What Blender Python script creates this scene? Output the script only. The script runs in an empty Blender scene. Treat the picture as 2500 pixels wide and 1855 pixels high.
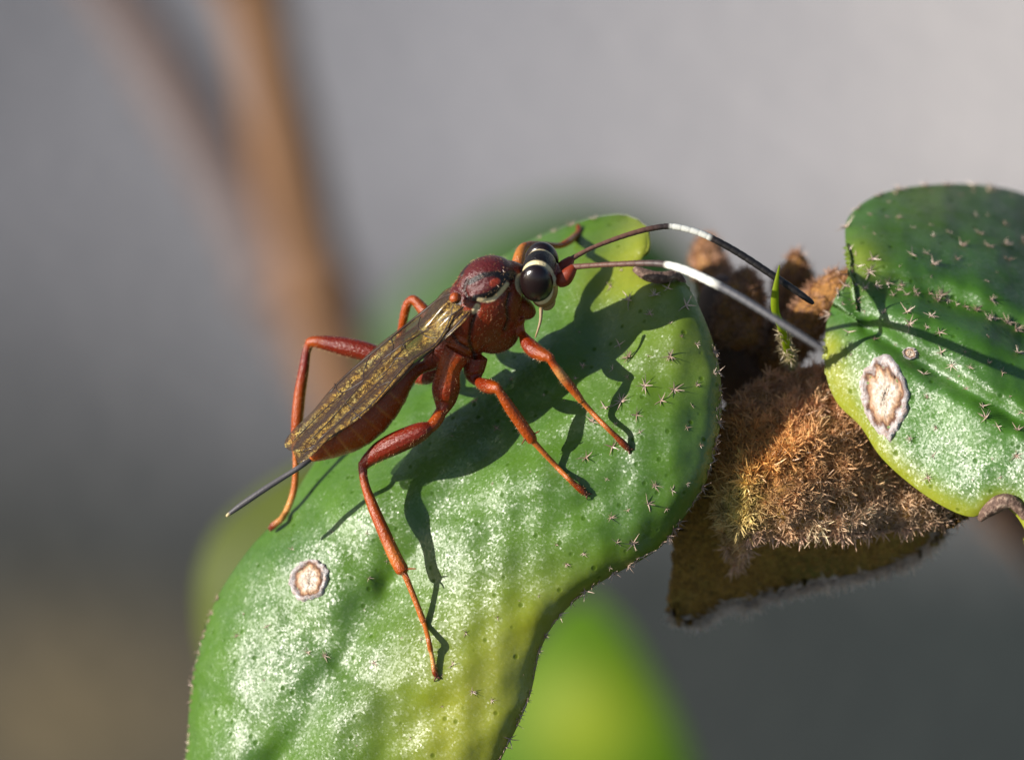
import bpy, bmesh, math, random
import numpy as np
from mathutils import Matrix, Vector, kdtree

# ------------------------------------------------------------------ camera, sky, sun, exposure
# 1 Blender unit = 1 millimetre (a macro photograph, frame 26 mm wide)
SC = bpy.context.scene
COL = SC.collection
SC.unit_settings.system = 'METRIC'
SC.unit_settings.scale_length = 0.001
S = 0.0105                      # mm per photo pixel in the plane of focus
D = 200.0                       # lens to plane of focus
TH = math.radians(35)           # camera looks down by this much
H = 180.0                       # the wasp is 18 cm above the soil
CX = np.array((1.0, 0, 0)); CU = np.array((0, math.sin(TH), math.cos(TH))); CB = np.array((0, -math.cos(TH), math.sin(TH)))
F0 = np.array((0.0, 0.0, H))

cam_d = bpy.data.cameras.new('camera'); cam = bpy.data.objects.new('camera', cam_d); COL.objects.link(cam)
cp = F0 + D * CB
cam.matrix_world = Matrix(((CX[0], CU[0], CB[0], cp[0]), (CX[1], CU[1], CB[1], cp[1]), (CX[2], CU[2], CB[2], cp[2]), (0, 0, 0, 1)))
cam_d.sensor_width = 36; cam_d.sensor_fit = 'HORIZONTAL'
cam_d.lens = 36 * D / (2500 * S)
cam_d.clip_start = 1; cam_d.clip_end = 20000
cam_d.dof.use_dof = True
cam_d.dof.focus_distance = D
cam_d.dof.aperture_fstop = cam_d.lens * 1e-3 / (2 * 2.3)   # entrance pupil radius 2.3 mm
cam_d.dof.aperture_blades = 0
SC.camera = cam

L = np.array((-0.85, 0.22, 0.47)); L /= np.linalg.norm(L)          # towards the sun, camera axes
LW = L[0] * CX + L[1] * CU + L[2] * CB
sun_el = math.asin(LW[2]); sun_az = math.atan2(LW[0], LW[1])
world = bpy.data.worlds.new('World'); SC.world = world; world.use_nodes = True
wn = world.node_tree.nodes; wl = world.node_tree.links
sky = wn.new('ShaderNodeTexSky'); sky.sky_type = 'NISHITA'; sky.sun_disc = False
sky.sun_elevation = sun_el; sky.sun_rotation = sun_az
wl.new(sky.outputs[0], wn['Background'].inputs[0]); wn['Background'].inputs[1].default_value = 0.068
sd = bpy.data.lights.new('sun', 'SUN'); sd.energy = 5.0; sd.angle = math.radians(0.5); sd.color = (1, 0.94, 0.86)
so = bpy.data.objects.new('sun', sd); COL.objects.link(so)
so.rotation_euler = Vector(LW).to_track_quat('Z', 'Y').to_euler(); so.location = (-300, 0, 500)
vs = SC.view_settings
vs.view_transform = 'Standard'; vs.look = 'None'; vs.exposure = 0.5; vs.gamma = 1; vs.use_curve_mapping = False
SC.cycles.use_denoising = True
SC.cycles.max_bounces = 8; SC.cycles.transparent_max_bounces = 16
SC.cycles.sample_clamp_indirect = 4

random.seed(5); RNG = np.random.default_rng(5)

# ------------------------------------------------------------------ helpers
def P(px, py, w=0.0):
    """photo pixel + height w (mm) above the plane of focus -> world"""
    px = np.asarray(px, float); py = np.asarray(py, float); w = np.asarray(w, float)
    k = S * (D - w) / D
    u = (px - 1250) * k; v = (927.5 - py) * k
    return F0 + u[..., None] * CX + v[..., None] * CU + w[..., None] * CB

def C2W(p):
    p = np.asarray(p, float)
    return F0 + p[..., 0:1] * CX + p[..., 1:2] * CU + p[..., 2:3] * CB

def smoothstep(a, b, x):
    x = np.clip((x - a) / (b - a), 0, 1); return x * x * (3 - 2 * x)

def polydist(x, y, poly):
    x = np.asarray(x, float); y = np.asarray(y, float); out = np.full(x.shape, 1e9)
    for (x0, y0), (x1, y1) in zip(poly[:-1], poly[1:]):
        dx, dy = x1 - x0, y1 - y0; q = np.clip(((x - x0) * dx + (y - y0) * dy) / (dx * dx + dy * dy + 1e-9), 0, 1)
        out = np.minimum(out, np.hypot(x - x0 - q * dx, y - y0 - q * dy))
    return out

def sided(x, y, poly):
    """signed distance to a polyline: positive below / right of it (image y down)"""
    x = np.asarray(x, float); y = np.asarray(y, float); best = np.full(x.shape, 1e9); sg = np.ones(x.shape)
    for (x0, y0), (x1, y1) in zip(poly[:-1], poly[1:]):
        dx, dy = x1 - x0, y1 - y0; q = np.clip(((x - x0) * dx + (y - y0) * dy) / (dx * dx + dy * dy + 1e-9), 0, 1)
        dd = np.hypot(x - x0 - q * dx, y - y0 - q * dy); cr = dx * (y - y0) - dy * (x - x0)
        m = dd < best; best = np.where(m, dd, best); sg = np.where(m, np.sign(cr), sg)
    return best * sg

def resample(poly, n, smooth=True):
    p = np.array(poly, float)
    if smooth and len(p) > 2:
        q = []
        for i in range(len(p) - 1):
            a = p[max(i - 1, 0)]; b = p[i]; c = p[i + 1]; d = p[min(i + 2, len(p) - 1)]
            for s in np.linspace(0, 1, 10, endpoint=False):
                q.append(0.5 * ((2 * b) + (c - a) * s + (2 * a - 5 * b + 4 * c - d) * s * s + (3 * b - a - 3 * c + d) * s ** 3))
        q.append(p[-1]); p = np.array(q)
    seg = np.r_[0, np.cumsum(np.linalg.norm(np.diff(p[:, :2], axis=0), axis=1))]
    s = np.linspace(0, seg[-1], n)
    return np.stack([np.interp(s, seg, p[:, k]) for k in range(p.shape[1])], 1)

NOISE_K = [(RNG.normal(size=2), RNG.uniform(0, 6.28)) for _ in range(24)]
def noise2(x, y, scale, k0=0, n=8):
    o = 0
    for i in range(n):
        k, ph = NOISE_K[(i + k0) % 24]
        o = o + np.sin((x * k[0] + y * k[1]) / scale + ph)
    return o / math.sqrt(n)

def mesh(name, verts, faces, mat, parent=None, smooth=True, attrs=None, label=None):
    me = bpy.data.meshes.new(name)
    me.from_pydata(np.asarray(verts, float).tolist(), [], faces if isinstance(faces, list) else faces.tolist())
    me.update()
    if smooth: me.polygons.foreach_set('use_smooth', [True] * len(me.polygons))
    for k, a in (attrs or {}).items():
        a = np.asarray(a, float)
        if a.ndim == 1:
            at = me.attributes.new(k, 'FLOAT', 'POINT'); at.data.foreach_set('value', a)
        else:
            at = me.attributes.new(k, 'FLOAT_COLOR', 'POINT')
            at.data.foreach_set('color', np.c_[a, np.ones(len(a))].ravel())
    me.materials.append(mat)
    o = bpy.data.objects.new(name, me); COL.objects.link(o)
    if parent: set_parent(o, parent)
    if label: o['label'] = label
    return o

def set_parent(o, parent):
    o.parent = parent
    m = Matrix(); p = parent
    while p is not None:
        m = p.matrix_basis @ m; p = p.parent           # parts are built in world coordinates
        if p is not None: m = m
    o.matrix_parent_inverse = world_of(parent).inverted()

def world_of(o):
    m = o.matrix_basis.copy()
    if o.parent: m = world_of(o.parent) @ o.matrix_parent_inverse @ m
    return m

def empty(name, loc, label, cat, group=None):
    o = bpy.data.objects.new(name, None); COL.objects.link(o); o.location = Vector(loc); o.empty_display_size = 1
    o['label'] = label; o['category'] = cat
    if group: o['group'] = group
    bpy.context.view_layer.update()
    return o

def grid_faces(n, m, wrap=False):
    f = []
    for i in range(n - 1):
        for j in range(m if wrap else m - 1):
            j2 = (j + 1) % m
            f.append((i * m + j, i * m + j2, (i + 1) * m + j2, (i + 1) * m + j))
    return f

def tube(path, rad, k=12, cap=True, flat=None):
    """path (n,3) world, radii (n,) -> verts, faces; closed with pole caps"""
    path = np.asarray(path, float); rad = np.asarray(rad, float); n = len(path)
    tan = np.gradient(path, axis=0); tan /= np.linalg.norm(tan, axis=1)[:, None] + 1e-12
    ref = CB if abs(tan[0] @ CB) < 0.9 else CX
    vs_ = []; nrm = ref - tan[0] * (ref @ tan[0]); nrm /= np.linalg.norm(nrm)
    ang = np.linspace(0, 2 * math.pi, k, endpoint=False)
    for i in range(n):
        nrm = nrm - tan[i] * (nrm @ tan[i]); nrm /= np.linalg.norm(nrm); b = np.cross(tan[i], nrm)
        vs_.append(path[i] + rad[i] * (np.cos(ang)[:, None] * nrm + np.sin(ang)[:, None] * b))
    v = np.concatenate(vs_); f = grid_faces(n, k, True)
    if cap:
        a = len(v); v = np.concatenate([v, [path[0] - tan[0] * rad[0] * .5], [path[-1] + tan[-1] * rad[-1] * .5]])
        for j in range(k):
            f.append((a, (j + 1) % k, j)); f.append((a + 1, (n - 1) * k + j, (n - 1) * k + (j + 1) % k))
    return v, f

def ellipsoid(c, ax, n=28, m=40):
    """c (3,), ax three axis vectors"""
    th = np.linspace(0, math.pi, n); ph = np.linspace(0, 2 * math.pi, m, endpoint=False)
    v = []
    for t in th[1:-1]:
        v.append(c + math.cos(t) * ax[2] + math.sin(t) * (np.cos(ph)[:, None] * ax[0] + np.sin(ph)[:, None] * ax[1]))
    v = np.concatenate(v); f = grid_faces(n - 2, m, True); a = len(v)
    v = np.concatenate([v, [c + ax[2]], [c - ax[2]]])
    for j in range(m):
        f.append((a, (j + 1) % m, j)); f.append((a + 1, (n - 3) * m + j, (n - 3) * m + (j + 1) % m))
    f = [tuple(reversed(q)) for q in f] if np.dot(np.cross(ax[0], ax[1]), ax[2]) < 0 else f
    return v, f

# ------------------------------------------------------------------ materials
def mat(name):
    m = bpy.data.materials.new(name); m.use_nodes = True
    nt = m.node_tree; b = nt.nodes['Principled BSDF']
    return m, nt, b

class NT:
    def __init__(s, nt): s.nt = nt
    def n(s, t, **kw):
        x = s.nt.nodes.new(t)
        for k, v in kw.items():
            if hasattr(x, k): setattr(x, k, v)
            else: x.inputs[k].default_value = v
        return x
    def l(s, a, b): s.nt.links.new(a, b)
    def coord(s): return s.n('ShaderNodeTexCoord').outputs['Object']
    def noise(s, scale, detail=4, rough=.6, vec=None):
        x = s.n('ShaderNodeTexNoise'); x.inputs['Scale'].default_value = scale; x.inputs['Detail'].default_value = detail; x.inputs['Roughness'].default_value = rough
        s.l(vec if vec is not None else s.coord(), x.inputs['Vector']); return x
    def vor(s, scale, vec=None, feature='F1'):
        x = s.n('ShaderNodeTexVoronoi', feature=feature); x.inputs['Scale'].default_value = scale
        s.l(vec if vec is not None else s.coord(), x.inputs['Vector']); return x
    def ramp(s, fac, stops):
        r = s.n('ShaderNodeValToRGB'); e = r.color_ramp.elements
        while len(e) < len(stops): e.new(0.5)
        for el, (p, c) in zip(e, stops): el.position = p; el.color = (*c, 1) if len(c) == 3 else c
        s.l(fac, r.inputs[0]); return r.outputs[0]
    def mix(s, fac, a, b, mode='MIX'):
        x = s.n('ShaderNodeMix', data_type='RGBA', blend_type=mode)
        for sock, v in ((x.inputs[0], fac), (x.inputs[6], a), (x.inputs[7], b)):
            if isinstance(v, (int, float)): sock.default_value = v
            elif isinstance(v, tuple): sock.default_value = (*v, 1)
            else: s.l(v, sock)
        return x.outputs[2]
    def math(s, op, a, b=0.0, clamp=False):
        x = s.n('ShaderNodeMath', operation=op, use_clamp=clamp)
        for i, v in enumerate((a, b)):
            if isinstance(v, (int, float)): x.inputs[i].default_value = v
            else: s.l(v, x.inputs[i])
        return x.outputs[0]
    def attr(s, name):
        x = s.n('ShaderNodeAttribute', attribute_name=name); return x
    def bump(s, h, dist, strength=1.0, normal=None):
        x = s.n('ShaderNodeBump'); x.inputs['Distance'].default_value = dist; x.inputs['Strength'].default_value = strength
        s.l(h, x.inputs['Height'])
        if normal is not None: s.l(normal, x.inputs['Normal'])
        return x.outputs[0]

def leaf_material(name, base, dark, yellow, rough=0.45, transl=0.2, glitter=0.5, spec=1.0):
    m, nt, b = mat(name); q = NT(nt); co = q.coord()
    big = q.noise(0.55, 3, .55, co).outputs['Fac']; fine = q.noise(5.0, 4, .6, co).outputs['Fac']
    pits = q.vor(2.1, co); pit = q.ramp(pits.outputs['Distance'], [(0.07, (1, 1, 1)), (0.17, (0, 0, 0))])
    c = q.mix(q.ramp(big, [(0.35, (0, 0, 0)), (0.68, (1, 1, 1))]), base, dark)
    c = q.mix(q.math('MULTIPLY', fine, 0.3), c, tuple(x * 1.45 for x in base))
    y = q.attr('yellow').outputs['Fac']
    yn = q.math('MULTIPLY', y, q.math('ADD', 0.75, q.math('MULTIPLY', fine, .4)), True)
    c = q.mix(yn, c, yellow)
    c = q.mix(q.math('MULTIPLY', pit, 0.5), c, tuple(x * 0.6 for x in dark))
    cells = q.vor(21.0, co); cells.inputs['Randomness'].default_value = 0.8
    # every epidermal cell is a tiny facet of its own
    geo = q.n('ShaderNodeNewGeometry')
    off = q.n('ShaderNodeVectorMath', operation='SUBTRACT'); q.l(cells.outputs['Color'], off.inputs[0]); off.inputs[1].default_value = (.5, .5, .5)
    sc_ = q.n('ShaderNodeVectorMath', operation='SCALE'); q.l(off.outputs[0], sc_.inputs[0]); sc_.inputs['Scale'].default_value = glitter * .8
    coarse = q.vor(8.5, co); o2 = q.n('ShaderNodeVectorMath', operation='SUBTRACT'); q.l(coarse.outputs['Color'], o2.inputs[0]); o2.inputs[1].default_value = (.5, .5, .5)
    s2 = q.n('ShaderNodeVectorMath', operation='SCALE'); q.l(o2.outputs[0], s2.inputs[0]); s2.inputs['Scale'].default_value = glitter * .28
    ad0 = q.n('ShaderNodeVectorMath', operation='ADD'); q.l(sc_.outputs[0], ad0.inputs[0]); q.l(s2.outputs[0], ad0.inputs[1])
    ad = q.n('ShaderNodeVectorMath', operation='ADD'); q.l(geo.outputs['Normal'], ad.inputs[0]); q.l(ad0.outputs[0], ad.inputs[1])
    no = q.n('ShaderNodeVectorMath', operation='NORMALIZE'); q.l(ad.outputs[0], no.inputs[0])
    hgt = q.math('MULTIPLY', q.noise(1.6, 2, .5, co).outputs['Fac'], 1.3)
    hgt = q.math('SUBTRACT', hgt, q.math('MULTIPLY', pit, 0.45))
    nb = q.bump(hgt, 0.045, 0.6, no.outputs[0])
    q.l(nb, b.inputs['Coat Normal']); q.l(q.bump(hgt, 0.045, 0.6), b.inputs['Normal']); q.l(c, b.inputs['Base Color'])
    rr = q.math('ADD', rough - .1, q.math('MULTIPLY', fine, 0.2)); q.l(rr, b.inputs['Coat Roughness']); b.inputs['Roughness'].default_value = .6; b.inputs['Specular IOR Level'].default_value = .25
    wax = q.ramp(q.noise(.75, 4, .6, co).outputs['Fac'], [(.3, (.25, .25, .25)), (.62, (1, 1, 1))])
    q.l(q.math('MULTIPLY', q.math('MULTIPLY', wax, spec), q.math('SUBTRACT', 1.0, pit)), b.inputs['Coat Weight'])
    b.inputs['Coat IOR'].default_value = 1.9
    tr = q.n('ShaderNodeBsdfTranslucent'); q.l(q.mix(0.55, c, (yellow[0] * 1.0, yellow[1] * 1.1, yellow[2] * .5)), tr.inputs[0])
    ms = q.n('ShaderNodeMixShader'); ms.inputs[0].default_value = transl
    q.l(b.outputs[0], ms.inputs[1]); q.l(tr.outputs[0], ms.inputs[2])
    q.l(ms.outputs[0], nt.nodes['Material Output'].inputs[0])
    return m

M = {}
M['leaf'] = leaf_material('leaf_green', (0.070, 0.172, 0.005), (0.040, 0.12, 0.006), (0.30, 0.33, 0.015))
M['leaf_right'] = leaf_material('leaf_green_right', (0.055, 0.17, 0.006), (0.032, 0.11, 0.006), (0.30, 0.33, 0.012), glitter=0.55)
M['leaf_lit'] = leaf_material('leaf_young_green', (0.11, 0.23, 0.005), (0.07, 0.17, 0.004), (0.34, 0.42, 0.008), 0.6, 0.5, 0.1, .05)
M['leaf_olive'] = leaf_material('leaf_olive_green', (0.09, 0.13, 0.012), (0.06, 0.09, 0.012), (0.14, 0.15, 0.015), 0.6, 0.35, 0.1, .05)
M['leaf_far'] = leaf_material('leaf_far_green', (0.035, 0.11, 0.02), (0.025, 0.08, 0.018), (0.12, 0.2, 0.03), 0.6, 0.25, 0.1, .05)

def hair_material(name, c1, c2, attr=None):
    m, nt, b = mat(name); q = NT(nt)
    if attr: c = q.attr(attr).outputs['Color']
    else:
        oi = q.n('ShaderNodeObjectInfo'); c = q.mix(oi.outputs['Random'], c1, c2)
    q.l(c, b.inputs['Base Color']); b.inputs['Roughness'].default_value = 0.4
    b.inputs['Specular IOR Level'].default_value = 0.4
    return m
M['star'] = hair_material('star_hair_pale', (0.60, 0.47, 0.38), (0.32, 0.21, 0.16))
M['fuzz'] = hair_material('fuzz_hairs', None, None, 'tint')

def fuzzy_material(name, cs):
    m, nt, b = mat(name); q = NT(nt); co = q.coord()
    c = q.ramp(q.noise(1.1, 5, .65, co).outputs['Fac'], [(.3, cs[0]), (.5, cs[1]), (.7, cs[2])])
    tin = q.attr('green').outputs['Fac']
    c = q.mix(tin, c, cs[3])
    c = q.mix(q.ramp(q.noise(14, 3, .7, co).outputs['Fac'], [(.35, (1, 1, 1)), (.55, (0, 0, 0))]), c, tuple(x * .35 for x in cs[0]))
    q.l(c, b.inputs['Base Color']); b.inputs['Roughness'].default_value = .8
    q.l(q.bump(q.noise(16, 4, .7, co).outputs['Fac'], .12, .9), b.inputs['Normal'])
    return m
M['rust'] = fuzzy_material('rusty_felt', [(0.28, 0.12, 0.03), (0.52, 0.24, 0.06), (0.60, 0.30, 0.08), (0.36, 0.32, 0.06)])
M['olive'] = fuzzy_material('olive_felt', [(0.32, 0.16, 0.025), (0.56, 0.32, 0.055), (0.50, 0.36, 0.07), (0.22, 0.24, 0.04)])

def stem_material(name, c1, c2):
    m, nt, b = mat(name); q = NT(nt)
    mp = q.n('ShaderNodeMapping'); q.l(q.coord(), mp.inputs[0]); mp.inputs['Scale'].default_value = (1, 1, .12)
    n = q.noise(.9, 4, .6, mp.outputs[0]).outputs['Fac']
    q.l(q.ramp(n, [(.3, c1), (.7, c2)]), b.inputs['Base Color']); b.inputs['Roughness'].default_value = .75
    q.l(q.bump(n, .3, .6), b.inputs['Normal']); return m
M['stem_sunlit'] = stem_material('stem_brown_sunlit', (0.14, 0.068, 0.028), (0.21, 0.105, 0.045))  # dry stem in sun: the warm light is put into its colour
M['stem_shaded'] = stem_material('stem_brown_shaded', (0.10, 0.072, 0.066), (0.16, 0.12, 0.112))  # dry stem in shade: the shade is put into its greyer colour
M['stem_rust'] = stem_material('stem_rusty', (0.09, 0.05, 0.035), (0.17, 0.09, 0.06))

# ------------------------------------------------------------------ the ground, far below and out of focus
def G(px, py):
    """where the ray of a photo pixel meets the soil"""
    d = P(px, py, 0.0) - cp
    return cp + d * (-(cp[2]) / d[..., 2])[..., None]

def ground_material():
    m, nt, b = mat('soil_grit_painted_shade'); q = NT(nt); co = q.coord()
    sep = q.n('ShaderNodeSeparateXYZ'); q.l(co, sep.inputs[0])
    n1 = q.noise(.018, 4, .6, co).outputs['Fac']; n2 = q.noise(.25, 5, .7, co).outputs['Fac']; peb = q.vor(.35, co)
    # shade near the plant is painted into darker soil; pale grit beyond, paler rightwards
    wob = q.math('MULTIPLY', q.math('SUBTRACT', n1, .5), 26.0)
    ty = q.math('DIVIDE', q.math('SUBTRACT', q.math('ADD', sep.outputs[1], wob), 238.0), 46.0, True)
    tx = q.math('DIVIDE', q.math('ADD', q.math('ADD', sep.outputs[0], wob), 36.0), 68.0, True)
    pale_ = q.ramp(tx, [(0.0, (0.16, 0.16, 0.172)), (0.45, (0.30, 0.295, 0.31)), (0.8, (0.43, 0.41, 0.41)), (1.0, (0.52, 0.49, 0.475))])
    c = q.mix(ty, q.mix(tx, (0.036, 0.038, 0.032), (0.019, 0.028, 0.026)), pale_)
    dm = q.n('ShaderNodeVectorMath', operation='DISTANCE'); q.l(co, dm.inputs[0]); dm.inputs[1].default_value = tuple(G(np.array(150.), np.array(1720.)))
    tan = q.math('SUBTRACT', 1.0, q.math('DIVIDE', q.math('ADD', dm.outputs['Value'], q.math('MULTIPLY', n1, 12.0)), 24.0), True)
    c = q.mix(tan, c, (0.22, 0.16, 0.07))
    c = q.mix(q.math('MULTIPLY', n2, .25), c, (0.05, 0.045, 0.04))
    q.l(c, b.inputs['Base Color']); b.inputs['Roughness'].default_value = .9
    q.l(q.bump(peb.outputs['Distance'], 1.5, .4), b.inputs['Normal'])
    return m
GR = (150.0, 210.0)
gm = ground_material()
gn = 60
gx = np.linspace(-1, 1, gn); gx = np.sign(gx) * np.abs(gx) ** 3 * 6000
X, Y = np.meshgrid(gx, gx + 260, indexing='ij')
Z = 1.5 * noise2(X, Y, 30) - 1.5
Z = np.where(np.hypot(X, Y) > 900, -1.5, Z)
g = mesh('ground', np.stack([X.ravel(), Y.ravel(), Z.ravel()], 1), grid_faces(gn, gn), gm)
g['kind'] = 'structure'

# ------------------------------------------------------------------ leaf surfaces as depth functions of the photo plane
AX = (0.79, 0.61); AC = (0.61, -0.79)          # along / across the wasp in the picture (v up)
_t = np.array((-4, -.8, 0, .4, 1, 2, 3.5, 5, 6.5, 8, 10, 14.)); _w = np.array((-10.4, -5.9, -4.3, -3.5, -2.55, -1.3, -.35, 0, 0, -.3, -1.0, -3.2))
_tt = np.linspace(-4, 14, 600); _ww = np.interp(_tt, _t, _w)
_ker = np.hanning(41); _ker /= _ker.sum(); _ww = np.convolve(np.pad(_ww, 20, mode='edge'), _ker, 'valid')
LEAF_L = [(520, 2420), (440, 2240), (420, 2050), (452, 1855), (470, 1650), (520, 1480), (600, 1350), (690, 1250), (760, 1140), (830, 1040), (920, 930), (1020, 800), (1110, 710), (1200, 645), (1290, 590), (1370, 555), (1440, 533), (1490, 524), (1530, 524)]
LEAF_R = [(700, 2420), (960, 2260), (1120, 2050), (1222, 1855), (1290, 1710), (1322, 1580), (1375, 1495), (1460, 1425), (1600, 1345), (1665, 1270), (1722, 1180), (1755, 1060), (1762, 960), (1748, 860), (1712, 760), (1672, 695), (1600, 676), (1560, 655), (1582, 600), (1573, 552), (1530, 524)]
MIDRIB = [(560, 2100), (690, 1855), (830, 1620), (950, 1430), (1060, 1260), (1190, 1110), (1330, 985), (1440, 850), (1500, 700), (1525, 560)]
VEINS = [[(950, 1430), (1100, 1420), (1250, 1430), (1380, 1480)], [(1060, 1260), (1250, 1230), (1450, 1260), (1600, 1330)], [(1190, 1110), (1400, 1070), (1600, 1080), (1740, 1120)],
         [(1330, 985), (1500, 930), (1650, 880), (1740, 860)], [(830, 1620), (950, 1690), (1080, 1730), (1250, 1760)], [(830, 1620), (720, 1500), (640, 1400)], [(690, 1855), (580, 1760), (500, 1690)], [(950, 1430), (850, 1330), (770, 1240)]]

def leaf_w(px, py):
    px = np.asarray(px, float); py = np.asarray(py, float)
    t = ((px - 1035) * AC[0] + (880 - py) * AC[1]) * S
    w = np.interp(t, _tt, _ww)
    dl = polydist(px, py, RES_L) * S; dr = polydist(px, py, RES_R) * S; sm = sided(px, py, MIDRIB) * S; dm = np.abs(sm)
    low = smoothstep(1120, 1480, py)
    w = w * (1 - low) + low * (-3.3 + 3.4 * (1 - np.exp(-dl / 2.2)))
    w = w - 0.30 * np.exp(-(dm / .65) ** 2)
    fr = np.where(sm > 0, dm / (dm + dr + 1e-6), 0.0)
    w = w + .5 * (1 - (1 - np.clip(fr, 0, 1)) ** 2) * smoothstep(2200, 1700, py) * smoothstep(900, 1150, py)
    for v in VEINS: w = w - 0.07 * np.exp(-(polydist(px, py, v) * S / .3) ** 2)
    w = w + 0.12 * noise2(px, py, 75) + 0.03 * noise2(px, py, 22, 5)
    w = w - .42 * np.exp(-dr / .22) - .1 * np.exp(-dr / 1.8)
    w = w - 0.5 * np.exp(-dl / .35)
    # the blade bends back towards its tip and towards its stalk
    w = w - .4 * smoothstep(1540, 1800, px) * smoothstep(1300, 900, py)
    w = w - 2.5 * smoothstep(1800, 2450, py)
    return w
RES_L = resample(LEAF_L, 120).tolist(); RES_R = resample(LEAF_R, 120, ).tolist()

FOLD = [(1990, 740), (2050, 712), (2120, 690), (2250, 712), (2380, 760), (2500, 815), (2760, 900)]
GROOVE = [(2120, 800), (2180, 840), (2240, 880), (2330, 932), (2480, 1022), (2760, 1170)]
RIGHT_T = [(2015, 850), (2018, 790), (2040, 725), (2068, 680), (2078, 640), (2064, 590), (2072, 530), (2130, 482), (2220, 457), (2330, 449), (2430, 456), (2520, 482), (2650, 560), (2760, 700), (2800, 800)]
RIGHT_B = [(2015, 850), (2018, 920), (2045, 985), (2100, 1040), (2150, 1115), (2220, 1180), (2300, 1235), (2370, 1262), (2415, 1245), (2455, 1238), (2500, 1290), (2530, 1400), (2640, 1450), (2740, 1300), (2800, 1000)]
RRES_T = resample(RIGHT_T, 120).tolist(); RRES_B = resample(RIGHT_B, 120).tolist()
def right_w(px, py):
    px = np.asarray(px, float); py = np.asarray(py, float)
    df = sided(px, py, FOLD) * S; dg = sided(px, py, GROOVE) * S
    w = np.where(df < 0, -1.4 + 1.45 * df - .25 * df * df, -1.4 + 1.5 * (1 - np.exp(-np.maximum(df, 0) / 1.2)))
    w = w - .75 * np.exp(-(df / .38) ** 2) * smoothstep(2050, 2200, px)
    w = w - .38 * np.exp(-(dg / .25) ** 2)
    w = w + .45 * ((px - 2250) * .8 + (py - 1000) * .6) * S * smoothstep(-1.0, .5, df) * (.35 + .65 * smoothstep(-1.4, .1, dg))
    w = w - .30 * np.clip(dg, 0, 3)
    w = w + 0.07 * noise2(px, py, 60, 3) + 0.02 * noise2(px, py, 18, 9)
    db = polydist(px, py, RRES_B) * S; dt = polydist(px, py, RRES_T) * S
    w = w - .25 * np.exp(-db / .25) - .2 * np.exp(-dt / .3)
    return w

def strip_leaf(name, left, right, fn, n, m, material, parent, attrs_fn=None, label=None, thick=.10, rag=0.0):
    a = resample(left, n); b = resample(right, n)
    q = np.linspace(0, 1, m); q = .5 - .5 * np.cos(math.pi * q) * 1.0
    q = .6 * q + .4 * np.linspace(0, 1, m)
    px = a[:, None, 0] * (1 - q) + b[:, None, 0] * q; py = a[:, None, 1] * (1 - q) + b[:, None, 1] * q
    if rag:
        e = np.minimum(q, 1 - q); px = px + rag * noise2(px, py, 9, 2) * np.exp(-e / .03)[None, :]; py = py + rag * noise2(px, py, 8, 11) * np.exp(-e / .03)[None, :]
    px = px.ravel(); py = py.ravel(); w = fn(px, py)
    o = mesh(name, P(px, py, w), [tuple(reversed(f)) for f in grid_faces(n, m)], material, parent, attrs=attrs_fn(px, py) if attrs_fn else None, label=label)
    # normals must face the camera side
    me = o.data
    no = np.empty(len(me.polygons) * 3); me.polygons.foreach_get('normal', no)
    if np.mean(no.reshape(-1, 3) @ CB) < 0:
        me.flip_normals()
    md = o.modifiers.new('thickness', 'SOLIDIFY'); md.thickness = thick; md.offset = -1
    return o

def surf_frame(fn, px, py):
    p = P(np.array(px), np.array(py), fn(np.array([px]), np.array([py]))[0])
    px1 = P(np.array(px + 4.), np.array(py), fn(np.array([px + 4.]), np.array([py]))[0]) - p
    py1 = P(np.array(px), np.array(py - 4.), fn(np.array([px]), np.array([py - 4.]))[0]) - p
    n = np.cross(px1, py1); n /= np.linalg.norm(n)
    return p, n

# ------------------------------------------------------------------ the plant
base = G(np.array(2900.), np.array(2300.)); base[2] = -1.5
plant = empty('shrub', base, 'green shrub with glossy star-haired leaves and a rusty felted young shoot', 'plant')

def yellow_main(px, py):
    dr = polydist(px, py, RES_R) * S
    y = .55 * np.exp(-dr / .5) * smoothstep(1250, 1500, py) + .35 * np.exp(-dr / .35)
    for (x, yy, r, k) in ((1240, 1700, 170, .75), (1330, 1560, 110, .5), (1150, 1830, 150, .8), (1570, 640, 60, .9), (1480, 690, 60, .5), (1680, 830, 90, .25), (1300, 1900, 120, .6), (1600, 860, 120, .15), (1560, 560, 30, .3)):
        y = y + k * np.exp(-((px - x) ** 2 + (py - yy) ** 2) / (2 * r * r))
    return {'yellow': np.clip(y * .8, 0, 1)}
leaf = strip_leaf('leaf', LEAF_L, LEAF_R, leaf_w, 300, 150, M['leaf'], plant, yellow_main, 'broad glossy green leaf under the wasp')

def yellow_right(px, py):
    db = polydist(px, py, RRES_B) * S
    y = 1.0 * np.exp(-(db / .42) ** 2) + .5 * np.exp(-((px - 2100) ** 2 + (py - 640) ** 2) / (2 * 45 ** 2)) + .25 * np.exp(-((px - 2270) ** 2 + (py - 470) ** 2) / (2 * 70 ** 2)) + .5 * np.exp(-((px - 2050) ** 2 + (py - 940) ** 2) / (2 * 50 ** 2))
    return {'yellow': np.clip(y, 0, 1)}
rleaf = strip_leaf('leaf', RIGHT_T, RIGHT_B, right_w, 200, 150, M['leaf_right'], plant, yellow_right, 'folded green leaf with a large pale scab')

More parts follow.
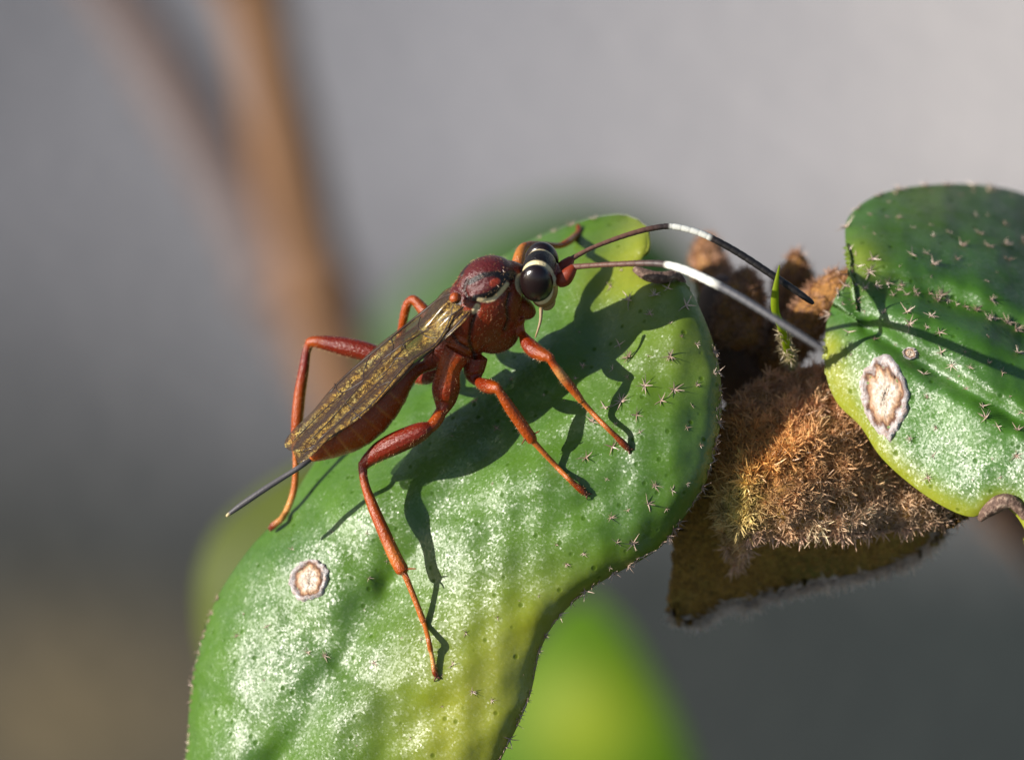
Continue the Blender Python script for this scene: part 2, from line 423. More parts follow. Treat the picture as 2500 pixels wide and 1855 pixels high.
# blurred leaves lower down on the same shrub
def plane_fn(w0, cx, cy, sx, sy, curl):
    return lambda px, py: w0 + sx * (np.asarray(px) - cx) * S + sy * (np.asarray(py) - cy) * S - curl * (((np.asarray(px) - cx) / 300.) ** 2 + ((np.asarray(py) - cy) / 300.) ** 2) + .25 * noise2(np.asarray(px), np.asarray(py), 120, 6)
zero_y = lambda px, py: {'yellow': np.full(len(px), .25)}
strip_leaf('leaf', [(1000, 1250), (900, 1000), (930, 800), (1060, 650), (1230, 540), (1450, 490), (1620, 540)], [(1200, 1350), (1450, 1250), (1640, 1050), (1720, 800), (1720, 680), (1680, 590), (1620, 540)],
           plane_fn(-150, 1300, 800, .2, .9, 2.0), 40, 24, M['leaf_far'], plant, zero_y, 'blurred dark green leaf behind the wasp')
strip_leaf('leaf', [(560, 1750), (495, 1600), (480, 1420), (530, 1290), (640, 1190), (800, 1090), (930, 960)], [(760, 1780), (880, 1600), (930, 1450), (960, 1300), (970, 1150), (960, 1040), (930, 960)],
           plane_fn(-42, 700, 1400, .5, .3, 1.0), 40, 24, M['leaf_olive'], plant, zero_y, 'blurred olive green leaf peeking out behind the main leaf')
strip_leaf('leaf', [(1080, 2100), (1150, 1900), (1220, 1700), (1290, 1570), (1370, 1480), (1430, 1450)], [(1780, 2120), (1720, 1950), (1660, 1790), (1590, 1650), (1510, 1520), (1430, 1450)],
           plane_fn(-88, 1420, 1750, .6, .2, 1.2), 40, 24, M['leaf_lit'], plant, lambda px, py: {'yellow': np.clip(1.0 - np.hypot(px - 1420, py - 1760) / 200., 0, .9)}, 'blurred bright yellow green leaf below the main leaf')

# ---- star hairs: a handful of meshes, many copies
def star_mesh(name, n, seed, spread=1.0, rr=.072):
    r = np.random.default_rng(seed); v = []; f = []
    for i in range(n):
        az = 2 * math.pi * (i + r.uniform(-.35, .35)) / n; el = r.uniform(.12, 1.1) * spread; ln = r.uniform(.55, 1.1)
        d = np.array((math.cos(az) * math.cos(el), math.sin(az) * math.cos(el), math.sin(el)))
        s = np.cross(d, (0.3, .2, 1)); s /= np.linalg.norm(s); t = np.cross(d, s); k = len(v); b = d * .02
        bend = np.array((r.normal(), r.normal(), r.normal())) * .10
        for lev, (q, rad) in enumerate(((0, rr), (.55, rr * .7), (1.0, .012))):
            for a in (0, 2.094, 4.189):
                v.append(b + d * ln * q + bend * q * q + rad * (math.cos(a) * s + math.sin(a) * t))
        for lev in range(2):
            for j in range(3):
                f.append((k + lev * 3 + j, k + lev * 3 + (j + 1) % 3, k + (lev + 1) * 3 + (j + 1) % 3, k + (lev + 1) * 3 + j))
    # little stalk / boss
    k = len(v)
    for a in range(5): v.append((.11 * math.cos(a * 1.2566), .11 * math.sin(a * 1.2566), -.05))
    v.append((0, 0, .12))
    for a in range(5): f.append((k + a, k + (a + 1) % 5, k + 5))
    return np.array(v), f
STARS = []
for i in range(16):
    v, f = star_mesh('star_hair', (7, 4, 9, 6, 3, 8, 5, 10)[i % 8], 40 + i, .55 + .07 * (i % 9), .06 + .004 * (i % 5))
    me = bpy.data.meshes.new('star_hair'); me.from_pydata(v.tolist(), [], f); me.update(); me.materials.append(M['star']); STARS.append(me)

def put_star(parent, p, n, size):
    o = bpy.data.objects.new('star_hair', random.choice(STARS)); COL.objects.link(o)
    qn = Vector(n).to_track_quat('Z', 'Y').to_matrix().to_4x4()
    o.matrix_parent_inverse = world_of(parent).inverted(); o.parent = parent
    o.matrix_basis = Matrix.Translation(Vector(p)) @ qn @ Matrix.Rotation(random.uniform(0, 6.28), 4, 'Z') @ Matrix.Scale(size, 4)

def inside(x, y, poly):
    c = False; n = len(poly); j = n - 1
    for i in range(n):
        if (poly[i][1] > y) != (poly[j][1] > y) and x < (poly[j][0] - poly[i][0]) * (y - poly[i][1]) / (poly[j][1] - poly[i][1] + 1e-9) + poly[i][0]: c = not c
        j = i
    return c
MAINP = RES_L + RES_R[::-1]; RIGHTP = RRES_T + RRES_B[::-1]
pts = []
tries = 0
while len(pts) < 95 and tries < 20000:
    tries += 1
    x = random.uniform(560, 1760); y = random.uniform(560, 1855)
    t = ((x - 1035) * AC[0] + (880 - y) * AC[1])
    dens = .16 + 1.0 * float(smoothstep(1250, 1650, np.array(x))) + .5 * math.exp(-float(polydist(np.array(x), np.array(y), RES_R)) / 60)
    if random.random() > dens or not inside(x, y, MAINP) or any((x - a) ** 2 + (y - b) ** 2 < 34 ** 2 for a, b in pts) or t < 120: continue
    pts.append((x, y)); p, n = surf_frame(leaf_w, x, y)
    put_star(leaf, p, n, (random.choice((.10, .15, .19, .23, .28)) if x > 1420 else random.choice((.05, .07, .09, .13, .17))))
# hairs standing out along the margin
for poly, lo, hi, cnt in ((RES_R, 22, 98, 62), (RES_L, 18, 50, 30), (RES_L, 98, 118, 8)):
    for k in range(cnt):
        i = int(lo + (hi - lo) * (k + random.uniform(-.3, .3)) / cnt); x, y = poly[i]
        x1, y1 = poly[min(i + 1, len(poly) - 1)]; x0, y0 = poly[i - 1]
        cx, cy = 1100, 1250
        out = np.array((y1 - y0, -(x1 - x0)), float); out /= np.linalg.norm(out) + 1e-9
        if out @ np.array((x - cx, y - cy)) < 0: out = -out
        p, n = surf_frame(leaf_w, x - out[0] * 4, y - out[1] * 4)
        nn = .75 * (out[0] * CX - out[1] * CU) + random.uniform(.1, .8) * CB + .2 * n
        put_star(leaf, p, nn / np.linalg.norm(nn), random.uniform(.13, .28) if poly is RES_R else random.uniform(.10, .2))
pts = []; tries = 0
while len(pts) < 90 and tries < 20000:
    tries += 1
    x = random.uniform(2025, 2500); y = random.uniform(460, 1250)
    if not inside(x, y, RIGHTP) or any((x - a) ** 2 + (y - b) ** 2 < 27 ** 2 for a, b in pts): continue
    if abs(x - 2160) < 75 and abs(y - 965) < 105: continue
    if float(sided(np.array(x), np.array(y), GROOVE)) > 40 and random.random() < .8: continue
    pts.append((x, y)); p, n = surf_frame(right_w, x, y)
    put_star(rleaf, p, n, random.choice((.07, .10, .14, .18, .22, .26)))
for k in range(16):
    x, y = FOLD[0][0] + 80 + k * 24 + random.uniform(-8, 8), 0
    y = float(np.interp(x, [a for a, b in FOLD], [b for a, b in FOLD])) + random.uniform(-8, 14)
    p, n = surf_frame(right_w, x, y); put_star(rleaf, p, n, random.uniform(.14, .24))
for k in range(12):
    i = 8 + int(k * 5.5); x, y = RRES_T[i]; out = np.array((x - 2300, y - 800)); out = out / np.linalg.norm(out)
    p, n = surf_frame(right_w, x - out[0] * 4, y - out[1] * 4); nn = out[0] * CX - out[1] * CU + .2 * CB
    put_star(rleaf, p, nn, random.uniform(.2, .34))

# ---- scabs on the leaves
def scab_material():
    m, nt, b = mat('corky_scab'); q = NT(nt); co = q.coord()
    c = q.attr('tint').outputs['Color']
    n = q.noise(9, 5, .7, co).outputs['Fac']
    c = q.mix(q.ramp(n, [(.42, (0, 0, 0)), (.72, (.8, .8, .8))]), c, (0.30, 0.13, 0.06)); q.l(c, b.inputs['Base Color']); b.inputs['Roughness'].default_value = .7
    q.l(q.bump(n, .08, 1.0), b.inputs['Normal']); return m
M['scab'] = scab_material()
def scab(parent, fn, cx, cy, rx, ry, rot, seed, label):
    r = np.random.default_rng(seed); k = 48; rings = 16; v = []; tint = []
    ph = np.linspace(0, 2 * math.pi, k, endpoint=False)
    wob = 1 + sum(r.normal() * .017 * np.cos(j * ph + r.uniform(0, 6)) for j in range(2, 7)) + sum(r.normal() * .014 * np.cos(j * ph + r.uniform(0, 6)) for j in range(7, 19))
    zone = sum(r.normal() * .022 * np.cos(j * ph + r.uniform(0, 6)) for j in range(1, 12))
    px = []; py = []; hh = []
    for i in range(rings):
        q = 1 - i / (rings - 1) * .97
        x = rx * q * wob * np.cos(ph); y = ry * q * wob * np.sin(ph)
        px.append(cx + x * math.cos(rot) - y * math.sin(rot)); py.append(cy + x * math.sin(rot) + y * math.cos(rot))
        jit = r.normal(size=k) * .02
        h = np.interp(q, [0, .6, .72, .8, .93, 1.0], [.02, .03, -.02, .06, .07, -.04]) + jit; hh.append(h)
        rim = np.array((.60, .56, .55)); dark = np.array((.09, .035, .02)); cream = np.array((.84, .74, .62)); tanc = np.array((.55, .33, .18))
        qz = q + zone * min(1, q * 1.5)
        col = np.stack([np.interp(qz, [0, .4, .60, .68, .73, .80, 1], [c1, c1, c2, c3, c3, c4, c4]) for c1, c2, c3, c4 in zip(cream, tanc, dark, rim)], 1)
        cc = col * (1 + r.normal(size=(k, 1)) * .16)
        tint.append(np.clip(cc, .02, .9))
    px = np.concatenate(px); py = np.concatenate(py); hh = np.concatenate(hh)
    f = grid_faces(rings, k, True); f.append(tuple((rings - 1) * k + j for j in range(k)))
    pos = P(px, py, fn(px, py)); _, n = surf_frame(fn, cx, cy); pos = pos + n * (hh + .02)[:, None]
    o = mesh('scab', pos, f, M['scab'], parent, attrs={'tint': np.concatenate(tint)}, label=label)
    bm = bmesh.new(); bm.from_mesh(o.data); bmesh.ops.recalc_face_normals(bm, faces=bm.faces)
    bm.to_mesh(o.data); bm.free()
scab(leaf, leaf_w, 755, 1416, 46, 54, .4, 3, 'small round cream scab with brown rim')
scab(rleaf, right_w, 2160, 965, 60, 98, -.12, 8, 'large oval cream and brown scab')
scab(rleaf, right_w, 2224, 862, 18, 15, .3, 9, 'tiny grey scab')

# withered lip where the main leaf was chewed
def lumpy(path, rad, seed, material, name, parent, amp=.25, k=18, n=40, label=None, green=0.0):
    pth = resample([(a, b, c, r) for (a, b, c), r in zip(path, rad)], n)
    ctr = P(pth[:, 0], pth[:, 1], pth[:, 2]); v, f = tube(ctr, pth[:, 3] * S, k)
    r = np.random.default_rng(seed); kk = r.normal(size=(8, 3)); phs = r.uniform(0, 6.28, 8)
    disp = sum(np.sin(v @ kk[i] / (.18 + .07 * i) * .6 + phs[i]) for i in range(8)) / 8
    c2 = np.r_[np.repeat(ctr, k, axis=0), ctr[:1], ctr[-1:]]
    v = c2 + (v - c2) * (1 + amp * disp)[:, None]
    return mesh(name, v, f, material, parent, attrs={'green': np.full(len(v), green)}, label=label)
lw = lambda x, y: float(leaf_w(np.array([x]), np.array([y]))[0])
crust_m, nt_, b_ = mat('withered_crust'); q_ = NT(nt_); n_ = q_.noise(6, 4, .7).outputs['Fac']
q_.l(q_.ramp(n_, [(.3, (0.05, .025, .018)), (.52, (.17, .10, .07)), (.66, (.42, .30, .22))]), b_.inputs['Base Color']); b_.inputs['Roughness'].default_value = .7
q_.l(q_.bump(n_, .1, 1), b_.inputs['Normal'])
wl_ = lw(1560, 700)
lumpy([(1550, 655, wl_ + .1), (1580, 672, wl_ + .2), (1615, 678, wl_ + .25), (1650, 672, wl_ + .1), (1672, 690, wl_)], [9, 15, 16, 13, 6], 4, crust_m, 'withered_lip', leaf, .35, label='dry brown chewed lip of the leaf')

rw = lambda x, y: float(right_w(np.array([x]), np.array([y]))[0])
lumpy([(2392, 1268, rw(2400, 1230)), (2410, 1246, rw(2410, 1225) + .1), (2440, 1226, rw(2440, 1215) + .15), (2475, 1226, rw(2470, 1215) + .1), (2505, 1262, rw(2500, 1240))], [7, 14, 17, 15, 12], 14, crust_m, 'withered_lip', rleaf, .8, label='torn brown lip at the leaf margin')
# ---- rusty young growth
def fuzz_w(px, py):
    px = np.asarray(px, float); py = np.asarray(py, float)
    w = -.5 - 2.4 * np.clip((1230 - py) / 330, 0, 1.2) ** 1.6 - 2.0 * np.clip((px - 1930) / 380, 0, 1.3) ** 1.4 - 1.3 * np.exp(-np.clip(px - 1742, 0, None) / 45) - .5 * np.clip((py - 1250) / 60, 0, 2) ** 2
    return w + .17 * noise2(px, py, 45, 4) + .06 * noise2(px, py, 16, 8)
FZ_T = [(1745, 1200), (1752, 1090), (1775, 1010), (1820, 950), (1900, 912), (2000, 895), (2080, 930), (2160, 1040), (2260, 1150), (2345, 1258)]
FZ_B = [(1745, 1200), (1752, 1270), (1772, 1325), (1797, 1388), (1822, 1340), (1842, 1300), (1900, 1312), (2010, 1305), (2110, 1300), (2240, 1285), (2345, 1262)]
green_f = lambda px, py: {'green': np.clip(1.0 * np.exp(-((px - 1800) ** 2 / 60 ** 2 + (py - 1230) ** 2 / 80 ** 2)) + .35 * smoothstep(1150, 1300, py), 0, 1)}
young = strip_leaf('young_leaf', FZ_T, FZ_B, fuzz_w, 110, 60, M['rust'], plant, green_f, 'rust brown felted young leaf with a pointed tip', .35, 2)
def under_w(px, py):
    px = np.asarray(px, float); py = np.asarray(py, float)
    return -3.6 - 1.2 * smoothstep(1250, 1500, py) - .0012 * (px - 1650) + .15 * noise2(px, py, 60, 10)
UN_T = [(1640, 1500), (1652, 1400), (1655, 1300), (1670, 1200), (1700, 1080), (1750, 1000), (1900, 1010), (2050, 1060), (2200, 1150), (2310, 1270)]
UN_B = [(1640, 1500), (1680, 1515), (1730, 1505), (1790, 1462), (1815, 1478), (1870, 1452), (2000, 1420), (2140, 1392), (2250, 1345), (2310, 1285)]
under = strip_leaf('young_leaf', UN_T, UN_B, under_w, 90, 44, M['olive'], plant, lambda px, py: {'green': np.clip(.9 * np.exp(-((px - 1990) / 90) ** 2 - ((py - 1390) / 40) ** 2) + .4 * smoothstep(2050, 2250, px), 0, 1)}, 'olive brown felted leaf in shade', .3, 9)

shoot = lumpy([(3200, 2250, -150), (2800, 1600, -100), (2480, 1220, -60), (2280, 1090, -18), (2050, 1020, -8), (1880, 960, -6.5), (1780, 860, -6.0), (1770, 760, -6.0), (1760, 690, -6.2)],
              [170, 140, 110, 90, 80, 85, 95, 75, 45], 6, M['stem_rust'], 'shoot', plant, .15, 20, 60, 'felted brown shoot tip behind the leaves')
bits = []
for path, rad, seed in (([(1765, 720, -7), (1735, 640, -9), (1725, 590, -10), (1722, 575, -10)], [40, 38, 26, 8], 7),
                        ([(1800, 830, -5), (1815, 740, -5), (1822, 690, -5.3), (1825, 660, -5.5)], [60, 55, 34, 10], 8),
                        ([(1870, 900, -6.3), (1920, 800, -6.5), (1940, 700, -7), (1945, 645, -7), (1945, 615, -7)], [60, 48, 46, 30, 10], 9),
                        ([(1860, 900, -6), (1960, 800, -5), (2010, 730, -4.5), (2070, 690, -4), (2110, 675, -4)], [55, 50, 42, 34, 14], 10)):
    bits.append(lumpy(path, rad, seed, M['rust'], 'bud', plant, .3, 18, 30, 'fuzzy rust brown bud'))

# woody stem down to the soil and the stalks of the leaves, all out of the picture below
st_top = P(3200, 2250, -150.0)
qq = np.linspace(0, 1, 24)[:, None]; cv = st_top * (1 - qq) + base * qq + np.sin(math.pi * qq) * np.array((6., -4., 0)); cv[-1][2] -= 2
v, f = tube(cv, np.linspace(3.0, 3.8, 24), 18); mesh('stem', v, f, M['stem_rust'], plant)
for pts_ in ([(600, 2405, float(leaf_w(np.array([600.]), np.array([2405.]))[0]) - .1), (900, 2720, -18), (1900, 2650, -70), (2800, 2300, -120), (3190, 2240, -150)],
             [(2795, 900, float(right_w(np.array([2795.]), np.array([900.]))[0]) - .1), (3050, 1150, -30), (3050, 1500, -80), (2810, 1610, -100)],
             [(1100, 1300, -150), (1300, 1700, -165), (2200, 2300, -165), (3190, 2250, -152)],
             [(660, 1760, -43), (900, 2300, -70), (1900, 2500, -110), (3190, 2250, -151)],
             [(1430, 2110, -90), (1700, 2450, -105), (2400, 2450, -130), (3190, 2250, -151)]):
    q = resample(pts_, 40); v, f = tube(P(q[:, 0], q[:, 1], q[:, 2]), np.linspace(.55, .9, 40), 10); mesh('leaf_stalk', v, f, M['stem_rust'], plant)

# green sliver standing up between the antennae
def ribbon(name, path, width, material, parent, label=None, k=8):
    pth = resample(path, 30); ctr = P(pth[:, 0], pth[:, 1], pth[:, 2]); v, f = tube(ctr, np.interp(np.linspace(0, 1, 30), [0, .15, .7, 1], [.4, 1, .9, .15]) * width * S, k)
    c2 = np.r_[np.repeat(ctr, k, axis=0), ctr[:1], ctr[-1:]]; dv = v - c2
    v = c2 + dv - (dv @ CB)[:, None] * CB * .6
    return mesh(name, v, f, material, parent, attrs={'yellow': np.full(len(v), .75), 'green': np.full(len(v), .3)}, label=label)
sliver = ribbon('young_leaf', [(1935, 905, -3.2), (1925, 860, -1.6), (1908, 800, -.6), (1893, 760, -.2), (1892, 720, 0), (1897, 680, .1), (1903, 648, .1)], 11, M['leaf_lit'], plant, 'thin bright green folded leaflet')

# ---- felt of star hairs on the rusty parts (past counting)
def felt(name, parent, spots, sizes, tints, seed, nspike=(5, 8)):
    r = np.random.default_rng(seed); V = []; Fc = []; T = []; k = 0
    protos = [star_mesh('x', int(r.integers(*nspike)), 900 + i, 1.15, .052) for i in range(10)]
    for (p, n), s, tc in zip(spots, sizes, tints):
        v, f = protos[r.integers(10)]
        z = n / np.linalg.norm(n); a = np.cross(z, r.normal(size=3)); a /= np.linalg.norm(a); b = np.cross(z, a)
        V.append(p + s * (v[:, :1] * a + v[:, 1:2] * b + v[:, 2:] * z)); Fc += [tuple(x + k for x in q) for q in f]; k += len(v)
        T.append(np.repeat(tc[None], len(v), 0))
    o = mesh(name, np.concatenate(V), Fc, M['fuzz'], parent, smooth=False, attrs={'tint': np.concatenate(T)}); o['kind'] = 'stuff'
    return o
def scatter_on(o, count, seed, facing=None):
    """random points and normals over a mesh"""
    me = o.data; r = np.random.default_rng(seed)
    n = len(me.polygons); ar = np.empty(n); me.polygons.foreach_get('area', ar)
    ce = np.empty(n * 3); me.polygons.foreach_get('center', ce); no = np.empty(n * 3); me.polygons.foreach_get('normal', no)
    ce = ce.reshape(-1, 3); no = no.reshape(-1, 3)
    idx = r.choice(n, count, p=ar / ar.sum()); sz = np.sqrt(ar[idx])[:, None]
    nn = no[idx]; j = r.normal(size=(count, 3)) * sz * .4; j -= nn * (j * nn).sum(1)[:, None]
    return ce[idx] + j, nn
def to_px(p):
    d = p - F0; u = d @ CX; v = d @ CU; w = d @ CB; k = S * (D - w) / D
    return 1250 + u / k, 927.5 - v / k, w
r_ = np.random.default_rng(77)
p, n = scatter_on(young, 4600, 1); x, y, w = to_px(p)
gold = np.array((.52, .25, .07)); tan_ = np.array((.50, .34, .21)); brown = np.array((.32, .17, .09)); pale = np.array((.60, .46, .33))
fl = np.clip(.65 * smoothstep(1130, 1290, y) + .45 * smoothstep(1850, 2050, x), 0, 1)  # gold towards the left paints in the sunlit side of the felt
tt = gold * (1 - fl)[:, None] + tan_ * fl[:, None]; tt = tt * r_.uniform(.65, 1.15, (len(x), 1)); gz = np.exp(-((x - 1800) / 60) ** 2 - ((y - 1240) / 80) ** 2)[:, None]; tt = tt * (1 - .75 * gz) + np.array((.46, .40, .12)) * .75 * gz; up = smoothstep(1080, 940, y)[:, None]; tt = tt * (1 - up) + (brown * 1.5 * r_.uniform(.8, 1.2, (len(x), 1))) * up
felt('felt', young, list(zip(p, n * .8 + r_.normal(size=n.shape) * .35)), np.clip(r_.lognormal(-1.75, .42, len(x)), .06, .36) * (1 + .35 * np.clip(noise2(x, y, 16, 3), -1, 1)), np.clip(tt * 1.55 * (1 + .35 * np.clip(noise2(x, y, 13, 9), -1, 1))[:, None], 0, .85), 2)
# fringe of long stars along its lower rim
sp = []; fz = resample(FZ_B, 400)
for i in r_.choice(np.arange(60, 400), 110):
    x, y = fz[i]; pp = P(np.array(x), np.array(y), fuzz_w(np.array([x]), np.array([y]))[0]); nn = -CU * 1.0 + CX * r_.normal() * .6 + CB * r_.uniform(.0, .8); sp.append((pp, nn))
felt('fringe', young, sp, r_.uniform(.22, .46, len(sp)), np.array([(pale * 1.2 * r_.uniform(.6, 1.1)) * np.array((1, .85, .8)) for _ in sp]), 3)
sp = []; fz = resample(FZ_T, 400)
for i in r_.choice(np.arange(0, 230), 90):
    x, y = fz[i]; pp = P(np.array(x), np.array(y), fuzz_w(np.array([x]), np.array([y]))[0]); nn = CU * .8 - CX * .5 + r_.normal(size=3) * .5; sp.append((pp, nn))
felt('fringe', young, sp, r_.uniform(.13, .26, len(sp)), np.array([brown * r_.uniform(.8, 1.6) for _ in sp]), 4)
p, n = scatter_on(under, 2600, 5)
felt('felt', under, list(zip(p, n + r_.normal(size=n.shape) * .3)), r_.uniform(.08, .16, len(p)), np.array([np.array((.62, .38, .10)) * r_.uniform(.5, 1.2) for _ in p]), 6)
sp = []; fz = resample(UN_B, 400)
for i in r_.integers(0, 400, 520):
    x, y = fz[i]; pp = P(np.array(x), np.array(y), under_w(np.array([x]), np.array([y]))[0]); sp.append((pp, -CU + CX * r_.normal() * .5 + CB * r_.normal() * .4))
felt('fringe', under, sp, r_.uniform(.22, .5, len(sp)), np.array([np.array((.85, .72, .60)) * r_.uniform(.6, 1.1) for _ in sp]), 7)
for o, cnt, base_c in [(shoot, 1500, (.30, .16, .08))] + [(b, 420, (.44, .24, .14)) for b in bits]:
    p, n = scatter_on(o, cnt, 20); sel = to_px(p)[0] < 2520
    p = p[sel]; n = n[sel]
    felt('felt', o, list(zip(p, n + r_.normal(size=n.shape) * .35)), r_.uniform(.14, .32, len(p)), np.array([np.array(base_c) * r_.uniform(.5, 1.25) for _ in p]), 21)
p, n = scatter_on(sliver, 140, 30); x, y, w = to_px(p)
keep = (y > 790) | ((p - P(np.interp(y, [640, 800, 905], [1903, 1908, 1935]), y, w)) @ CX > 0.02)
felt('felt', sliver, list(zip(p[keep], (n + r_.normal(size=n.shape) * .4 + .6 * CX)[keep])), r_.uniform(.10, .24, keep.sum()), np.array([np.array((.50, .40, .22)) * r_.uniform(.5, 1.1) for _ in range(keep.sum())]), 31, (4, 7))

# ------------------------------------------------------------------ dry stems behind, rooted in the soil
def dry_stem(path, rad, material, label, seed):
    pth = resample([(a, b, c) for a, b, c in path], 50); ctr = P(pth[:, 0], pth[:, 1], pth[:, 2])
    # run it on down into the soil
    foot = ctr[-1] + np.array((6.0 if seed % 2 else 12.0, 14.0, 0)); foot[2] = -4.0
    q = np.linspace(0, 1, 16)[1:, None]; ext = ctr[-1] * (1 - q) + foot * q
    full = np.r_[ctr, ext]; s = np.linspace(0, 1, len(full))
    rr = np.interp(s, [0, 1], rad) * (1 + .06 * np.sin(s * 30 + seed)); v, f = tube(full, rr, 20)
    root = empty('dry_stem', foot + np.array((0, 0, 4.)), label, 'stem')
    mesh('stalk', v, f, material, root)
    for i in (14, 38):
        c = full[i]; t = full[i + 1] - full[i - 1]; t /= np.linalg.norm(t)
        v, f = tube(np.array([c - t * 1.0, c - t * .3, c + t * .3, c + t * 1.0]), rr[i] * np.array((1.0, 1.25, 1.25, 1.0)), 20); mesh('node', v, f, material, root)
dry_stem([(480, -600, -115), (560, -200, -115), (625, 0, -115), (705, 400, -115), (780, 720, -115), (850, 960, -115), (900, 1100, -115)], (1.3, 1.5), M['stem_sunlit'], 'orange brown dry stem, the one leaning least', 1)
dry_stem([(-160, -700, -125), (100, -300, -125), (300, 0, -125), (470, 270, -125), (640, 590, -125), (760, 830, -125), (900, 1100, -125)], (1.3, 1.5), M['stem_shaded'], 'grey brown dry stem slanting towards the orange one', 2)

# ------------------------------------------------------------------ the wasp
WO = np.array(((1190 - 1250) * S, (927.5 - 773) * S, -0.15))     # middle of the thorax, camera axes
VA = np.array((.79, .61, 0)); VA /= np.linalg.norm(VA)
VC = np.array((.61, -.79, 0)); VC /= np.linalg.norm(VC)
VD = -.74 * VC + .67 * np.array((0, 0, 1)); VR = .67 * VC + .74 * np.array((0, 0, 1))

def Wc(px, py, z=0.0):
    """camera-space point of the wasp seen at a pixel, z mm to its near side from the middle plane"""
    u = (px - 1250) * S; v = (927.5 - py) * S
    l = (u - WO[0]) * VA[0] + (v - WO[1]) * VA[1]; t = (u - WO[0]) * VC[0] + (v - WO[1]) * VC[1]
    y = (.67 * z - t) / .74
    return WO + l * VA + y * VD + z * VR
def persp(c):
    """undo the slight perspective so that camera-space points land on their pixels"""
    c = np.asarray(c, float); k = (D - c[..., 2:3]) / D
    return C2W(np.concatenate([c[..., :2] * k, c[..., 2:3]], -1))
def Wp(px, py, z=0.0): return persp(Wc(px, py, z))

MAR = np.array((0.085, 0.012, 0.012)); RED = np.array((0.19, 0.022, 0.003)); ORA = np.array((0.29, 0.050, 0.003)); DOR = np.array((0.15, 0.014, 0.004))
BLK = np.array((0.008, 0.006, 0.006)); CRM = np.array((0.68, 0.58, 0.34)); YOR = np.array((0.45, 0.16, 0.03))
pieces = []
def piece(v, f, col):
    col = np.asarray(col); col = np.repeat(col[None], len(v), 0) if col.ndim == 1 else col
    pieces.append((v, f, col))
def wtube(rows, col, k=20, sub=6, sq=1.0):
    """rows: px, py, z, radius px (elliptic: sq = width / height)"""
    r = resample(np.array(rows, float), len(rows) * sub)
    ctr = np.array([Wp(a, b, c) for a, b, c, _ in r]); v, f = tube(ctr, r[:, 3] * S, k)
    if sq != 1.0:
        R = C2W(VR) - F0; c2 = np.r_[np.repeat(ctr, k, axis=0), ctr[:1], ctr[-1:]]; dv = v - c2; v = c2 + dv - (dv @ R)[:, None] * R * (1 - sq)
    piece(v, f, col); return r
# thorax: along the body, from the neck to the waist
def lt(l, t): return 1190 + .79 * l + .61 * t, 773 - .61 * l + .79 * t
rows = []
for l, t, r in ((122, -8, 26), (112, -22, 46), (92, -30, 70), (55, -32, 91), (10, -26, 99), (-40, -10, 90), (-85, 2, 66), (-120, 4, 52), (-150, 5, 40), (-175, 4, 26), (-195, 6, 15)):
    rows.append((*lt(l, t), 0, r))
wtube(rows, RED, 40, 8, .80)
def blob(px, py, z, ra, rd, rr, col, tilt=0.0):
    a = VA * math.cos(tilt) + VD * math.sin(tilt); d = -VA * math.sin(tilt) + VD * math.cos(tilt)
    c = Wp(px, py, z); cw = lambda q: C2W(q) - F0
    v, f = ellipsoid(c, (cw(a) * ra * S, cw(d) * rd * S, cw(VR) * rr * S)); piece(v, f, col)
blob(1186, 690, .0, 78, 62, 62, MAR, -.10)                 # mesoscutum
for sgn in (1, -1):
    blob(1196, 706, .40 * sgn, 62, 34, 26, MAR, -.12)      # its side lobes
    blob(1204, 806, .36 * sgn, 62, 76, 36, RED, .35)       # mesopleuron
    blob(1135, 828, .28 * sgn, 50, 46, 36, ORA, .1)        # hind pleuron
    blob(1258, 745, .22 * sgn, 30, 66, 30, RED, .35)       # prothorax
    blob(1112, 728, .42 * sgn, 15, 15, 14, ORA, 0)         # tegula
blob(1124, 722, 0, 26, 26, 30, MAR, 0)                     # scutellum
# abdomen with slightly stepped segments
rows = np.array([(1040, 893, 0, 14), (1015, 903, 0, 18), (985, 920, 0, 34), (955, 945, 0, 50), (925, 975, 0, 60), (890, 1010, 0, 65), (855, 1043, 0, 60), (822, 1070, 0, 48), (792, 1094, 0, 32), (768, 1112, 0, 17), (757, 1120, 0, 9)], float)
r = resample(rows, 110); s = np.linspace(0, 1, 110)
seg = np.interp(s, np.linspace(.18, 1, 8), np.arange(8.)); fr = seg - np.floor(seg)
rad = r[:, 3] * (1 + np.where(s > .18, .035 * fr - .02, 0)); ctr = np.array([Wp(a, b, c) for a, b, c, _ in r])
v, f = tube(ctr, rad * S, 40)
edge = np.exp(-((1 - fr) / .10) ** 2) * (s > .18)
colr = (ORA * 1.0)[None] * (1 - edge[:, None]) + YOR[None] * edge[:, None]
colr = colr * np.interp(s, [0, .3, .7, 1], [.7, .85, 1, 1.25])[:, None]
piece(v, f, np.r_[np.repeat(colr, 40, axis=0), colr[:1], colr[-1:]])
